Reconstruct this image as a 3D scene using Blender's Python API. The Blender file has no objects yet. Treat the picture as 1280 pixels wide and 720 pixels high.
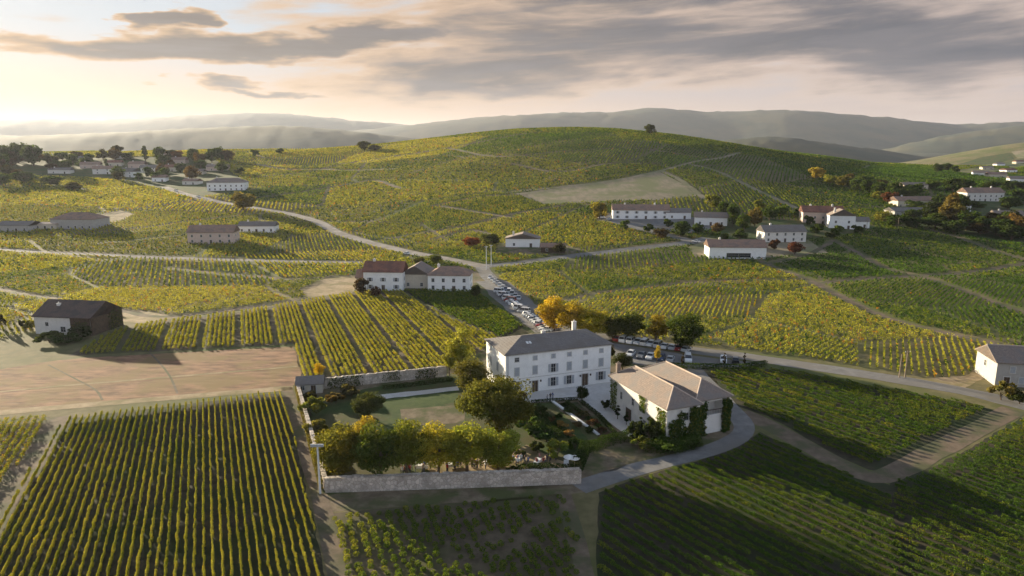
import bpy, math, random
import numpy as np
from mathutils import Vector
S = bpy.context.scene
R = math.radians
# ------------------------------------------------------------------ camera
F, HOR, CH = 865.0, 184.0, 56.0
PITCH = math.atan((360 - HOR) / F)
CP, SP = math.cos(PITCH), math.sin(PITCH)
cam = bpy.data.cameras.new('camera')
cam.sensor_width = 36; cam.lens = F / 1280 * 36
cam.clip_start = 1; cam.clip_end = 60000
co = bpy.data.objects.new('camera', cam)
S.collection.objects.link(co)
co.location = (0, 0, CH); co.rotation_euler = (R(90) - PITCH, 0, 0)
S.camera = co
# ------------------------------------------------------------------ light
SUN_AZ, SUN_EL = R(-48), R(10)          # azimuth from +Y towards +X
sd = bpy.data.lights.new('sun', 'SUN')
sd.energy = 5.0; sd.angle = R(0.6); sd.color = (1.0, 0.86, 0.62)
so = bpy.data.objects.new('sun', sd); S.collection.objects.link(so)
SUNV = Vector((math.sin(SUN_AZ) * math.cos(SUN_EL), math.cos(SUN_AZ) * math.cos(SUN_EL), math.sin(SUN_EL)))
so.rotation_euler = SUNV.to_track_quat('Z', 'Y').to_euler()
S.view_settings.view_transform = 'Standard'; S.view_settings.look = 'None'
S.view_settings.exposure = 1.68; S.view_settings.gamma = 1; S.view_settings.use_curve_mapping = False
S.render.engine = 'CYCLES'
S.cycles.use_denoising = True
S.cycles.max_bounces = 5; S.cycles.diffuse_bounces = 2; S.cycles.glossy_bounces = 2
S.cycles.transmission_bounces = 3; S.cycles.transparent_max_bounces = 4; S.cycles.volume_bounces = 0
S.cycles.use_adaptive_sampling = True; S.cycles.adaptive_threshold = 0.02
S.cycles.caustics_reflective = False; S.cycles.caustics_refractive = False
# ------------------------------------------------------------------ node helpers
class NT:
    def __init__(s, tree): s.t = tree; s.L = tree.links
    def n(s, typ, **kw):
        o = s.t.nodes.new(typ)
        for k, v in kw.items(): setattr(o, k, v)
        return o
    def link(s, a, b): s.L.new(a, b)
    def put(s, sock, v):
        if isinstance(v, bpy.types.NodeSocket): s.link(v, sock)
        else: sock.default_value = v
    def m(s, op, a, b=0.0, c=0.0, clamp=False):
        o = s.n('ShaderNodeMath', operation=op, use_clamp=clamp)
        for i, v in enumerate((a, b, c)): s.put(o.inputs[i], v)
        return o.outputs[0]
    def mix(s, f, a, b, blend='MIX'):
        o = s.n('ShaderNodeMix', data_type='RGBA', blend_type=blend)
        s.put(o.inputs[0], f)
        for i, v in ((6, a), (7, b)):
            s.put(o.inputs[i], v if isinstance(v, bpy.types.NodeSocket) else (*v[:3], 1))
        return o.outputs[2]
    def noise(s, vec, scale, detail=4, rough=0.55, dist=0.0):
        o = s.n('ShaderNodeTexNoise'); s.put(o.inputs['Vector'], vec)
        o.inputs['Scale'].default_value = scale; o.inputs['Detail'].default_value = detail
        o.inputs['Roughness'].default_value = rough; o.inputs['Distortion'].default_value = dist
        return o.outputs['Fac']
    def ss(s, x, a, b, lo=0.0, hi=1.0):
        o = s.n('ShaderNodeMapRange', interpolation_type='SMOOTHSTEP')
        s.put(o.inputs[0], x)
        for i, v in enumerate((a, b, lo, hi)): o.inputs[i + 1].default_value = v
        return o.outputs[0]
    def xyz(s, x=0.0, y=0.0, z=0.0):
        o = s.n('ShaderNodeCombineXYZ')
        for i, v in enumerate((x, y, z)): s.put(o.inputs[i], v)
        return o.outputs[0]
# ------------------------------------------------------------------ sky
W = bpy.data.worlds.new('World'); S.world = W; W.use_nodes = True
W.node_tree.nodes.clear()
N = NT(W.node_tree)
bg = N.n('ShaderNodeBackground'); wo = N.n('ShaderNodeOutputWorld'); N.link(bg.outputs[0], wo.inputs[0])
bg.inputs['Strength'].default_value = 0.05
sky = N.n('ShaderNodeTexSky', sky_type='NISHITA', sun_disc=False, sun_elevation=SUN_EL, sun_rotation=SUN_AZ)
sky.altitude = 300; sky.air_density = 1.0; sky.dust_density = 2.0; sky.ozone_density = 1.0
tc = N.n('ShaderNodeTexCoord'); sx = N.n('ShaderNodeSeparateXYZ'); N.link(tc.outputs['Generated'], sx.inputs[0])
X_, Y_, Z_ = sx.outputs
AZ = N.m('ARCTAN2', X_, Y_)                       # radians, 0 ahead, + right
EL = N.m('ARCSINE', Z_)
def aze(px, py):                                   # direction of a sky feature
    return math.atan2((px - 640) / F, 1.0), math.atan2((HOR - py) / F, math.hypot(1, (px - 640) / F))
wv = N.xyz(N.m('MULTIPLY', AZ, 9.0), N.m('MULTIPLY', EL, 34.0), 7.0)
wn_ = N.n('ShaderNodeTexNoise'); N.link(wv, wn_.inputs['Vector']); wn_.inputs['Scale'].default_value = 1.0; wn_.inputs['Detail'].default_value = 4; wn_.inputs['Roughness'].default_value = 0.52
ws_ = N.n('ShaderNodeSeparateColor'); N.link(wn_.outputs['Color'], ws_.inputs[0])
AZW = N.m('ADD', AZ, N.m('MULTIPLY', N.m('SUBTRACT', ws_.outputs[0], 0.5), 0.26))
ELW = N.m('ADD', EL, N.m('MULTIPLY', N.m('SUBTRACT', ws_.outputs[1], 0.5), 0.052))
def ell(px, py, rx, ry, tilt=0.0, soft=1.0):
    a, e = aze(px, py); rx /= F; ry /= F
    da = N.m('SUBTRACT', AZW, a); de = N.m('SUBTRACT', ELW, e)
    c, s_ = math.cos(R(tilt)), math.sin(R(tilt))
    u = N.m('ADD', N.m('MULTIPLY', da, c / rx), N.m('MULTIPLY', de, s_ / rx))
    v = N.m('ADD', N.m('MULTIPLY', da, -s_ / ry), N.m('MULTIPLY', de, c / ry))
    q = N.m('ADD', N.m('MULTIPLY', u, u), N.m('MULTIPLY', v, v))
    return N.m('SUBTRACT', 1.0, q)                 # 1 at centre, 0 on the rim
def fmax(*a):
    o = a[0]
    for b in a[1:]: o = N.m('MAXIMUM', o, b)
    return o
tilt_el = N.m('SUBTRACT', EL, N.m('MULTIPLY', AZ, 0.05))
v1 = N.xyz(N.m('MULTIPLY', AZ, 3.0), N.m('MULTIPLY', tilt_el, 19.0), 0.0)
v2 = N.xyz(N.m('MULTIPLY', AZ, 7.0), N.m('MULTIPLY', tilt_el, 60.0), 3.0)
n1 = N.noise(v1, 1.0, 5, 0.58, 0.5); n2 = N.noise(v2, 1.0, 5, 0.6, 0.4)
nn = N.m('ADD', N.m('MULTIPLY', N.m('SUBTRACT', n1, 0.5), 2.6), N.m('MULTIPLY', N.m('SUBTRACT', n2, 0.5), 1.3))
big = fmax(ell(930, 62, 500, 52, -3), ell(700, 78, 330, 46, 8), ell(1150, 78, 260, 40, -2), ell(800, 5, 230, 36, 0), ell(600, 108, 200, 13, 4))
lens = fmax(ell(290, 67, 280, 15, 3), ell(235, 37, 48, 15, 14), ell(285, 107, 52, 7, 1), ell(345, 121, 85, 6, -6), ell(470, 58, 130, 17, 8))
dens_big = N.m('ADD', N.m('MULTIPLY', fmax(big, -1.2), 1.0), nn)
dens_lens = N.m('ADD', N.m('MULTIPLY', fmax(lens, -1.5), 1.4), N.m('MULTIPLY', nn, 1.15))
wisp = N.m('ADD', nn, N.ss(EL, R(1), R(7), 0.15, -0.25))
c_dark = N.m('MAXIMUM', N.ss(dens_big, 0.0, 1.1), N.ss(dens_lens, 0.05, 1.25))
c_edge = fmax(N.ss(dens_big, -0.55, 0.35), N.ss(dens_lens, -0.25, 0.5), N.ss(wisp, 0.15, 0.9, 0, 0.75))
# clear-sky veil: milky white near the sun's side, bluish overhead
sunny = N.ss(N.m('ABSOLUTE', N.m('SUBTRACT', AZ, SUN_AZ)), 0.0, 1.5, 1.0, 0.0)
low = N.ss(EL, R(0), R(9), 1.0, 0.0)
veil_cool = N.mix(sunny, (2.8, 3.3, 4.1), (3.6, 4.0, 4.4))
veil_warm = N.mix(sunny, (4.0, 2.9, 2.35), (4.9, 2.5, 0.7))
veil = N.mix(low, veil_cool, veil_warm)
clear = N.mix(0.97, sky.outputs[0], veil)
edge_c = N.mix(sunny, (4.2, 3.35, 2.9), (4.5, 2.7, 1.15))
dark_c = N.mix(sunny, (0.48, 0.58, 0.80), (0.85, 0.66, 0.58))
dark_c = N.mix(N.ss(n2, 0.35, 0.7, 0.0, 0.55), dark_c, (1.3, 1.22, 1.35))
colr = N.mix(c_edge, clear, edge_c)
colr = N.mix(N.m('MULTIPLY', c_dark, 0.95), colr, dark_c)
up = N.ss(EL, R(14), R(40))
colr = N.mix(up, colr, N.mix(N.ss(n1, 0.35, 0.65), (0.9, 1.25, 1.95), (1.1, 1.3, 1.7)))
back = N.ss(N.m('ABSOLUTE', N.m('SUBTRACT', AZ, SUN_AZ)), 1.6, 2.5, 1.0, 1.9)  # added fill: unseen sky behind the camera brightened to light the front walls
bk = N.n('ShaderNodeVectorMath', operation='SCALE'); N.link(colr, bk.inputs[0]); N.link(back, bk.inputs['Scale']); colr = bk.outputs[0]
N.link(colr, bg.inputs['Color'])
# ------------------------------------------------------------------ terrain
TX = np.array([-700, -300, 0, 150, 300, 450, 530, 600, 700, 800, 900, 1000, 1100, 1280, 1600, 2000], float)
TY = np.array([0, 330, 450, 620, 780, 950, 1150, 1500, 1900, 3200], float)
TZ = np.array([
 [0]*16, [0]*16,
 [7, 7, 7, 7, 6, 6, 7, 8, 10, 10, 12, 11, 9, 7, 6, 6],
 [19, 19, 19, 19, 20, 21, 26, 30, 33, 34, 34, 27, 21, 17, 15, 12],
 [32, 32, 33, 34, 36, 40, 49, 58, 65, 64, 54, 41, 30, 24, 20, 15],
 [50, 51, 52, 53, 53, 56, 66, 79, 88, 81, 62, 45, 35, 28, 22, 16],
 [42, 42, 42, 42, 42, 44, 50, 58, 62, 58, 46, 34, 26, 22, 18, 14],
 [10, 10, 10, 10, 10, 10, 10, 10, 10, 10, 10, 10, 10, 10, 10, 10],
 [-8]*16, [-25]*16], float)
GU = np.arange(-700, 2001, 10.0); GY = np.arange(0, 3201, 10.0)
_t = np.array([np.interp(GU, TX, r) for r in TZ])
TG = np.array([np.interp(GY, TY, _t[:, i]) for i in range(len(GU))]).T
def _sm(a, s, ax):
    k = np.exp(-0.5 * (np.arange(-3*s, 3*s+1) / s) ** 2); k /= k.sum()
    pad = [(0, 0), (0, 0)]; pad[ax] = (3*s, 3*s)
    return np.apply_along_axis(lambda v: np.convolve(v, k, 'valid'), ax, np.pad(a, pad, 'edge'))
TG = _sm(_sm(TG, 4, 0), 4, 1)
TG[GY <= 230] = 0
def hash2(ix, iy, seed):
    h = np.sin(ix * 127.1 + iy * 311.7 + seed * 74.7) * 43758.5453
    return h - np.floor(h)
def vnoise(x, y, sc, seed=0):
    x = np.asarray(x, float) / sc; y = np.asarray(y, float) / sc
    ix, iy = np.floor(x), np.floor(y); fx, fy = x - ix, y - iy
    fx = fx*fx*(3-2*fx); fy = fy*fy*(3-2*fy)
    a, b = hash2(ix, iy, seed), hash2(ix+1, iy, seed); c, d = hash2(ix, iy+1, seed), hash2(ix+1, iy+1, seed)
    return (a*(1-fx)+b*fx)*(1-fy) + (c*(1-fx)+d*fx)*fy
def zt(X, Y):
    X = np.asarray(X, float); Y = np.asarray(Y, float)
    u = np.clip((640 + F * X / np.maximum(Y, 150.0) - GU[0]) / 10.0, 0, len(GU) - 1.001)
    v = np.clip(Y / 10.0, 0, len(GY) - 1.001)
    iu, iv = u.astype(int), v.astype(int); fu, fv = u - iu, v - iv
    z = (TG[iv, iu]*(1-fu)+TG[iv, iu+1]*fu)*(1-fv) + (TG[iv+1, iu]*(1-fu)+TG[iv+1, iu+1]*fu)*fv
    z = z + 78 * np.exp(-(((X - 1420) / 330) ** 2 + ((Y - 1850) / 260) ** 2))
    w = np.clip((Y - 420) / 250, 0, 1)
    z = z + w * (5 * (vnoise(X, Y, 130, 3) - 0.5) + 2.0 * (vnoise(X, Y, 45, 5) - 0.5)) * np.clip((1500 - Y) / 400, 0, 1)
    return z
def z1(x, y): return float(zt(x, y))
def un(px, py, z=0.0):
    dx, dy = (px - 640) / F, (py - 360) / F; h = CH - z
    Y = h * (CP - dy * SP) / (dy * CP + SP)
    return dx * (Y * CP + h * SP), Y
def gp(px, py):
    """the point of the terrain seen at photo pixel px, py"""
    dx, dy = (px - 640) / F, (py - 360) / F
    d = np.array([dx, CP - dy * SP, -SP - dy * CP])
    t = np.geomspace(60, 6000, 1600) / d[1]
    P = d[None] * t[:, None]; gap = CH + P[:, 2] - zt(P[:, 0], P[:, 1])
    i = np.argmax(gap < 0)
    if gap[i] >= 0: i = 900
    a, b = t[max(i - 1, 0)], t[i]
    for _ in range(30):
        m = 0.5 * (a + b); q = d * m
        if CH + q[2] - z1(q[0], q[1]) < 0: b = m
        else: a = m
    q = d * a
    return float(q[0]), float(q[1]), z1(q[0], q[1])
def proj(X, Y, Z):
    h = CH - Z; zc = Y * CP + h * SP
    return 640 + F * X / zc, 360 + F * (h * CP - Y * SP) / zc
def dist(x, y, z=0.0): return y * CP + (CH - z) * SP
# ------------------------------------------------------------------ scene helpers
COL = S.collection
def tag(o, label=None, cat=None, group=None, kind=None):
    for k, v in (('label', label), ('category', cat), ('group', group), ('kind', kind)):
        if v: o[k] = v
    return o
def link(name, me, mats=(), parent=None):
    o = bpy.data.objects.new(name, me); COL.objects.link(o)
    for m_ in ([mats] if isinstance(mats, bpy.types.Material) else mats): me.materials.append(m_)
    if parent: o.parent = parent
    return o
def empty(name, loc, rz, label, cat, group=None):
    o = bpy.data.objects.new(name, None); COL.objects.link(o); o.empty_display_size = 0.5
    o.location = loc; o.rotation_euler = (0, 0, rz)
    return tag(o, label, cat, group)
def np_mesh(name, V, Q, C=None, smooth=False):
    """mesh from numpy quads (n,4) or triangles (n,3); C one rgb per vertex"""
    me = bpy.data.meshes.new(name); V = np.asarray(V, np.float32); Q = np.asarray(Q, np.int32)
    k = Q.shape[1]
    me.vertices.add(len(V)); me.vertices.foreach_set('co', V.ravel())
    me.loops.add(Q.size); me.loops.foreach_set('vertex_index', Q.ravel())
    me.polygons.add(len(Q)); me.polygons.foreach_set('loop_start', np.arange(0, Q.size, k, dtype=np.int32))
    me.update(calc_edges=True); 
    if smooth: me.polygons.foreach_set('use_smooth', np.ones(len(Q), bool))
    if C is not None:
        a = me.color_attributes.new('Col', 'FLOAT_COLOR', 'POINT')
        a.data.foreach_set('color', np.hstack([np.asarray(C, np.float32), np.ones((len(V), 1), np.float32)]).ravel())
    return me
class MB:
    """collects simple solids into one mesh"""
    def __init__(s): s.v = []; s.f = []; s.m = []
    def poly(s, pts, faces, mi=0):
        b = len(s.v); s.v += [tuple(p) for p in pts]
        for f in faces: s.f.append([b + i for i in f]); s.m.append(mi)
        return s
    def box(s, x0, x1, y0, y1, z0, z1, mi=0, taper=0.0):
        t = taper
        p = [(x0, y0, z0), (x1, y0, z0), (x1, y1, z0), (x0, y1, z0), (x0+t, y0+t, z1), (x1-t, y0+t, z1), (x1-t, y1-t, z1), (x0+t, y1-t, z1)]
        return s.poly(p, [(3, 2, 1, 0), (4, 5, 6, 7), (0, 1, 5, 4), (1, 2, 6, 5), (2, 3, 7, 6), (3, 0, 4, 7)], mi)
    def prism(s, pts, vec, mi=0):
        n = len(pts); q = [tuple(p) for p in pts] + [tuple(p[i] + vec[i] for i in range(3)) for p in pts]
        return s.poly(q, [tuple(range(n))[::-1], tuple(range(n, 2*n))] + [(i, (i+1) % n, n + (i+1) % n, n + i) for i in range(n)], mi)
    def tube(s, pts, rad, n=7, mi=0):
        pts = [Vector(p) for p in pts]; b = len(s.v); K = len(pts)
        for i, p in enumerate(pts):
            d = (pts[min(i+1, K-1)] - pts[max(i-1, 0)]).normalized()
            a = d.orthogonal().normalized(); c = d.cross(a); r = rad[i] if hasattr(rad, '__len__') else rad
            for k in range(n):
                w = 2 * math.pi * k / n; s.v.append(tuple(p + (a * math.cos(w) + c * math.sin(w)) * r))
        for i in range(K - 1):
            for k in range(n):
                s.f.append([b+i*n+k, b+i*n+(k+1) % n, b+(i+1)*n+(k+1) % n, b+(i+1)*n+k]); s.m.append(mi)
        s.f.append([b+k for k in range(n)][::-1]); s.m.append(mi)
        s.f.append([b+(K-1)*n+k for k in range(n)]); s.m.append(mi)
        return s
    def mesh(s, name, smooth=False):
        me = bpy.data.meshes.new(name); me.from_pydata(s.v, [], s.f); me.update()
        me.polygons.foreach_set('material_index', np.array(s.m, np.int32))
        if smooth: me.polygons.foreach_set('use_smooth', np.ones(len(s.f), bool))
        return me
    def build(s, name, mats, parent=None, smooth=False):
        return link(name, s.mesh(name, smooth), mats, parent)
def copy_tree(o, parent=None):
    c = o.copy(); COL.objects.link(c)
    if parent: c.parent = parent
    for ch in o.children: copy_tree(ch, c)
    return c
def nth(i):
    return f"{i}{'th' if 10 <= i % 100 <= 20 else {1: 'st', 2: 'nd', 3: 'rd'}.get(i % 10, 'th')}"
# ------------------------------------------------------------------ materials
def mat(name):
    m_ = bpy.data.materials.new(name); m_.use_nodes = True; t = m_.node_tree; t.nodes.clear()
    n = NT(t); out = n.n('ShaderNodeOutputMaterial'); b = n.n('ShaderNodeBsdfPrincipled'); n.link(b.outputs[0], out.inputs[0])
    b.inputs['Roughness'].default_value = 0.9; b.inputs['Specular IOR Level'].default_value = 0.2
    return m_, n, b, out
def speckle(name, a, b_, sc=0.3, c=None, sc2=0.03, rough=0.95, bump=0.0, objspace=False, stretch=None):
    m_, n, b, out = mat(name)
    if objspace: v = n.n('ShaderNodeTexCoord').outputs['Object']
    else: v = n.n('ShaderNodeNewGeometry').outputs['Position']
    if stretch:
        mp = n.n('ShaderNodeMapping'); n.link(v, mp.inputs[0]); mp.inputs['Rotation'].default_value = (0, 0, stretch[2]); mp.inputs['Scale'].default_value = (stretch[0], stretch[1], 1); vs = mp.outputs[0]
    else: vs = v
    f = n.noise(vs, sc, 7, 0.65)
    col = n.mix(n.ss(f, 0.32, 0.68), a, b_)
    if c is not None: col = n.mix(n.ss(n.noise(v, sc2, 4, 0.6), 0.42, 0.62), col, c)
    n.link(col, b.inputs['Base Color']); b.inputs['Roughness'].default_value = rough
    if bump:
        bp = n.n('ShaderNodeBump'); bp.inputs['Strength'].default_value = 0.6; bp.inputs['Distance'].default_value = bump
        n.link(f, bp.inputs['Height']); n.link(bp.outputs[0], b.inputs['Normal'])
    return m_
def leafmat(name, trans=0.42, use_obj=False):
    m_ = bpy.data.materials.new(name); m_.use_nodes = True; t = m_.node_tree; t.nodes.clear(); n = NT(t)
    out = n.n('ShaderNodeOutputMaterial'); at = n.n('ShaderNodeAttribute', attribute_name='Col'); c = at.outputs['Color']
    if use_obj: c = n.mix(1.0, c, n.n('ShaderNodeObjectInfo').outputs['Color'], 'MULTIPLY')
    d = n.n('ShaderNodeBsdfDiffuse'); tr = n.n('ShaderNodeBsdfTranslucent'); mx = n.n('ShaderNodeMixShader')
    n.link(c, d.inputs[0]); n.link(n.mix(1.0, c, (1.25, 1.1, 0.55), 'MULTIPLY'), tr.inputs[0])
    mx.inputs[0].default_value = trans; n.link(d.outputs[0], mx.inputs[1]); n.link(tr.outputs[0], mx.inputs[2]); n.link(mx.outputs[0], out.inputs[0])
    return m_
M = {}
M['ground'] = speckle('dry_grass_ground', (0.115, 0.105, 0.045), (0.21, 0.17, 0.085), 0.25, (0.10, 0.115, 0.035), 0.02)
M['soil'] = speckle('vineyard_soil', (0.085, 0.066, 0.042), (0.155, 0.12, 0.08), 0.5, (0.085, 0.085, 0.035), 0.06)
M['soil_dark'] = speckle('dark_vineyard_soil', (0.036, 0.032, 0.020), (0.072, 0.060, 0.036), 0.6, (0.035, 0.048, 0.016), 0.07)
M['brown'] = speckle('mown_dry_field', (0.13, 0.075, 0.045), (0.38, 0.215, 0.125), 0.28, (0.23, 0.155, 0.07), 0.09, stretch=(0.5, 1.6, 0.1), bump=0.25)
M['bare'] = speckle('bare_hill_soil', (0.22, 0.19, 0.12), (0.32, 0.26, 0.18), 0.2, (0.19, 0.19, 0.09), 0.05, stretch=(1.2, 0.3, 0.5))
M['dirt'] = speckle('dirt_track_earth', (0.13, 0.098, 0.068), (0.21, 0.155, 0.11), 0.5, (0.10, 0.10, 0.05), 0.12)
M['gold_dirt'] = speckle('dry_verge', (0.30, 0.22, 0.13), (0.42, 0.32, 0.2), 0.5, (0.22, 0.18, 0.085), 0.15)
M['asphalt'] = speckle('worn_asphalt', (0.16, 0.155, 0.15), (0.24, 0.23, 0.22), 0.4, (0.19, 0.175, 0.155), 0.06)
M['pale_road'] = speckle('pale_lane_surface', (0.27, 0.24, 0.215), (0.38, 0.34, 0.30), 0.3, (0.24, 0.21, 0.18), 0.08)
M['gravel'] = speckle('courtyard_gravel', (0.50, 0.49, 0.47), (0.62, 0.605, 0.58), 0.7, (0.52, 0.49, 0.45), 0.1)
M['lawn'] = speckle('garden_lawn', (0.035, 0.065, 0.018), (0.07, 0.10, 0.028), 0.5, (0.09, 0.085, 0.035), 0.1)
M['lawn_bright'] = speckle('bright_lawn', (0.045, 0.075, 0.02), (0.07, 0.10, 0.028), 0.6)
M['bed'] = speckle('flower_bed_planting', (0.025, 0.05, 0.015), (0.065, 0.075, 0.03), 1.6, (0.10, 0.06, 0.04), 0.6)
M['garden_earth'] = speckle('garden_earth', (0.13, 0.10, 0.065), (0.23, 0.18, 0.12), 0.5, (0.085, 0.095, 0.035), 0.15)
M['leaf'] = leafmat('vine_leaf', 0.38)
M['tree_leaf'] = leafmat('tree_leaf', 0.46, True)
M['bark'] = speckle('bark', (0.10, 0.075, 0.05), (0.17, 0.13, 0.09), 3, objspace=True)
def plaster(name, a, stain=0.82):
    b_ = tuple(c * stain for c in a)
    return speckle(name, b_, a, 0.7, tuple(c * (stain + 0.09) for c in a), 0.25, 0.85, objspace=True)
M['white'] = plaster('white_limewash', (0.86, 0.85, 0.82), 0.88)
M['cream'] = plaster('cream_render', (0.62, 0.55, 0.44))
M['pinkish'] = plaster('pink_render', (0.62, 0.48, 0.40))
M['greywall'] = plaster('grey_render', (0.42, 0.40, 0.37))
M['offwhite'] = plaster('off_white_render', (0.70, 0.67, 0.62))
M['wood'] = speckle('dark_barn_boards', (0.06, 0.042, 0.03), (0.11, 0.075, 0.05), 2.0, objspace=True)
def roofmat(name, a, b_, c, row=0.33):
    m_, n, b, out = mat(name); v = n.n('ShaderNodeTexCoord').outputs['Object']
    col = n.mix(n.ss(n.noise(v, 2.6, 6, 0.7), 0.3, 0.7), a, b_); col = n.mix(n.ss(n.noise(v, 0.35, 4), 0.42, 0.66), col, c)
    w = n.n('ShaderNodeTexWave', wave_type='BANDS', bands_direction='Z', wave_profile='SAW'); n.link(v, w.inputs[0])
    w.inputs['Scale'].default_value = 1 / row / 2; w.inputs['Distortion'].default_value = 0.4
    col = n.mix(n.ss(w.outputs['Fac'], 0.8, 1.0, 0, 0.25), col, (0.05, 0.04, 0.035))
    n.link(col, b.inputs['Base Color'])
    bp = n.n('ShaderNodeBump'); bp.inputs['Distance'].default_value = 0.05; n.link(w.outputs['Fac'], bp.inputs['Height']); n.link(bp.outputs[0], b.inputs['Normal'])
    return m_
M['slate'] = roofmat('grey_tiles', (0.17, 0.155, 0.145), (0.245, 0.22, 0.20), (0.19, 0.165, 0.145))
M['pink_tile'] = roofmat('faded_pink_tiles', (0.21, 0.165, 0.14), (0.32, 0.25, 0.205), (0.23, 0.20, 0.18))
M['brown_tile'] = roofmat('brown_tiles', (0.25, 0.16, 0.12), (0.38, 0.25, 0.185), (0.23, 0.17, 0.14))
M['dark_tile'] = roofmat('dark_old_tiles', (0.10, 0.075, 0.065), (0.16, 0.115, 0.095), (0.09, 0.075, 0.07))
M['red_tile'] = roofmat('red_tiles', (0.22, 0.10, 0.07), (0.30, 0.145, 0.10), (0.18, 0.095, 0.075))
M['ridge'] = speckle('ridge_tiles', (0.45, 0.35, 0.28), (0.58, 0.47, 0.38), 1.5, objspace=True)
M['shutter'] = speckle('grey_shutters', (0.33, 0.35, 0.37), (0.40, 0.42, 0.44), 2, objspace=True)
M['shutter_brown'] = speckle('brown_shutters', (0.14, 0.09, 0.06), (0.2, 0.13, 0.09), 2, objspace=True)
M['frame'] = speckle('window_stone', (0.50, 0.48, 0.45), (0.6, 0.58, 0.54), 3, objspace=True)
m_, n, b, out = mat('window_glass'); M['glass'] = m_
b.inputs['Base Color'].default_value = (0.03, 0.035, 0.04, 1); b.inputs['Roughness'].default_value = 0.08; b.inputs['Specular IOR Level'].default_value = 0.6
m_, n, b, out = mat('car_paint'); M['paint'] = m_
n.link(n.n('ShaderNodeObjectInfo').outputs['Color'], b.inputs['Base Color']); b.inputs['Roughness'].default_value = 0.28; b.inputs['Specular IOR Level'].default_value = 0.5; b.inputs['Coat Weight'].default_value = 0.4
m_, n, b, out = mat('tyre_rubber'); M['tyre'] = m_; b.inputs['Base Color'].default_value = (0.02, 0.02, 0.02, 1)
M['metal'] = speckle('galvanised_steel', (0.55, 0.56, 0.57), (0.66, 0.67, 0.68), 4, rough=0.45, objspace=True)
M['postwood'] = speckle('weathered_post', (0.20, 0.15, 0.11), (0.3, 0.24, 0.18), 5, objspace=True)
def stonemat(name, a, b_, mortar, sc):
    m_, n, b, out = mat(name); v = n.n('ShaderNodeTexCoord').outputs['Object']
    vo = n.n('ShaderNodeTexVoronoi', feature='DISTANCE_TO_EDGE'); n.link(v, vo.inputs[0]); vo.inputs['Scale'].default_value = sc
    vc = n.n('ShaderNodeTexVoronoi'); n.link(v, vc.inputs[0]); vc.inputs['Scale'].default_value = sc
    sp = n.n('ShaderNodeSeparateColor'); n.link(vc.outputs['Color'], sp.inputs[0])
    col = n.mix(sp.outputs[0], a, b_); col = n.mix(n.ss(n.noise(v, 0.5, 4), 0.4, 0.7, 0, 0.6), col, tuple(c * 0.6 for c in a))
    col = n.mix(n.ss(vo.outputs['Distance'], 0.0, 0.08), mortar, col); n.link(col, b.inputs['Base Color'])
    bp = n.n('ShaderNodeBump'); bp.inputs['Distance'].default_value = 0.08; n.link(n.ss(vo.outputs['Distance'], 0, 0.15), bp.inputs['Height']); n.link(bp.outputs[0], b.inputs['Normal'])
    return m_
M['stone'] = stonemat('rubble_stone', (0.46, 0.39, 0.32), (0.70, 0.61, 0.52), (0.36, 0.31, 0.25), 1.7)
M['cloth'] = speckle('white_cloth', (0.72, 0.72, 0.7), (0.8, 0.8, 0.78), 2, objspace=True)
M['skin'] = speckle('skin', (0.42, 0.27, 0.2), (0.47, 0.31, 0.23), 4, objspace=True)
M['hair'] = speckle('hair', (0.04, 0.028, 0.02), (0.08, 0.055, 0.04), 6, objspace=True)
M['trouser'] = speckle('dark_cloth', (0.04, 0.045, 0.07), (0.07, 0.075, 0.1), 6, objspace=True)
m_, n, b, out = mat('shirt'); M['shirt'] = m_; n.link(n.n('ShaderNodeObjectInfo').outputs['Color'], b.inputs['Base Color'])
#@@GROUND
# ------------------------------------------------------------------ ground sheet
def build_ground():
    t = np.linspace(-1.75, 1.75, 380)
    y = np.concatenate([np.arange(-160, 1300, 6.0), np.geomspace(1300, 16000, 90)])
    T, Yg = np.meshgrid(t, y); Xg = T * (Yg + 210)
    Zg = zt(Xg, Yg)
    V = np.stack([Xg, Yg, Zg], -1).reshape(-1, 3)
    i = np.arange(len(y) - 1)[:, None] * len(t) + np.arange(len(t) - 1)[None]
    Q = np.stack([i, i + 1, i + len(t) + 1, i + len(t)], -1).reshape(-1, 4)
    tag(link('ground', np_mesh('ground', V, Q, smooth=True), M['ground']), kind='structure')
build_ground()
def lift(y): y = np.maximum(np.asarray(y, float), 0); return 0.004 + y * 0.00006 + np.maximum(y - 330, 0) * 0.0003
def inside(x, y, poly):
    r = np.zeros(np.shape(x), bool); n = len(poly)
    for i in range(n):
        x0, y0 = poly[i][:2]; x1, y1 = poly[i-1][:2]
        if y0 == y1: continue
        r ^= ((y0 > y) != (y1 > y)) & (x < (x1 - x0) * (y - y0) / (y1 - y0) + x0)
    return r
def polydist(x, y, pts):
    d = np.full(np.shape(x), 1e9)
    for a, b in zip(pts[:-1], pts[1:]):
        ax, ay = a[:2]; bx, by = b[0] - ax, b[1] - ay; L = bx*bx + by*by + 1e-9
        t = np.clip(((x - ax) * bx + (y - ay) * by) / L, 0, 1)
        d = np.minimum(d, np.hypot(x - ax - t*bx, y - ay - t*by))
    return d
def world(pts): return [gp(*p) for p in pts]
import bmesh
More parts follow.
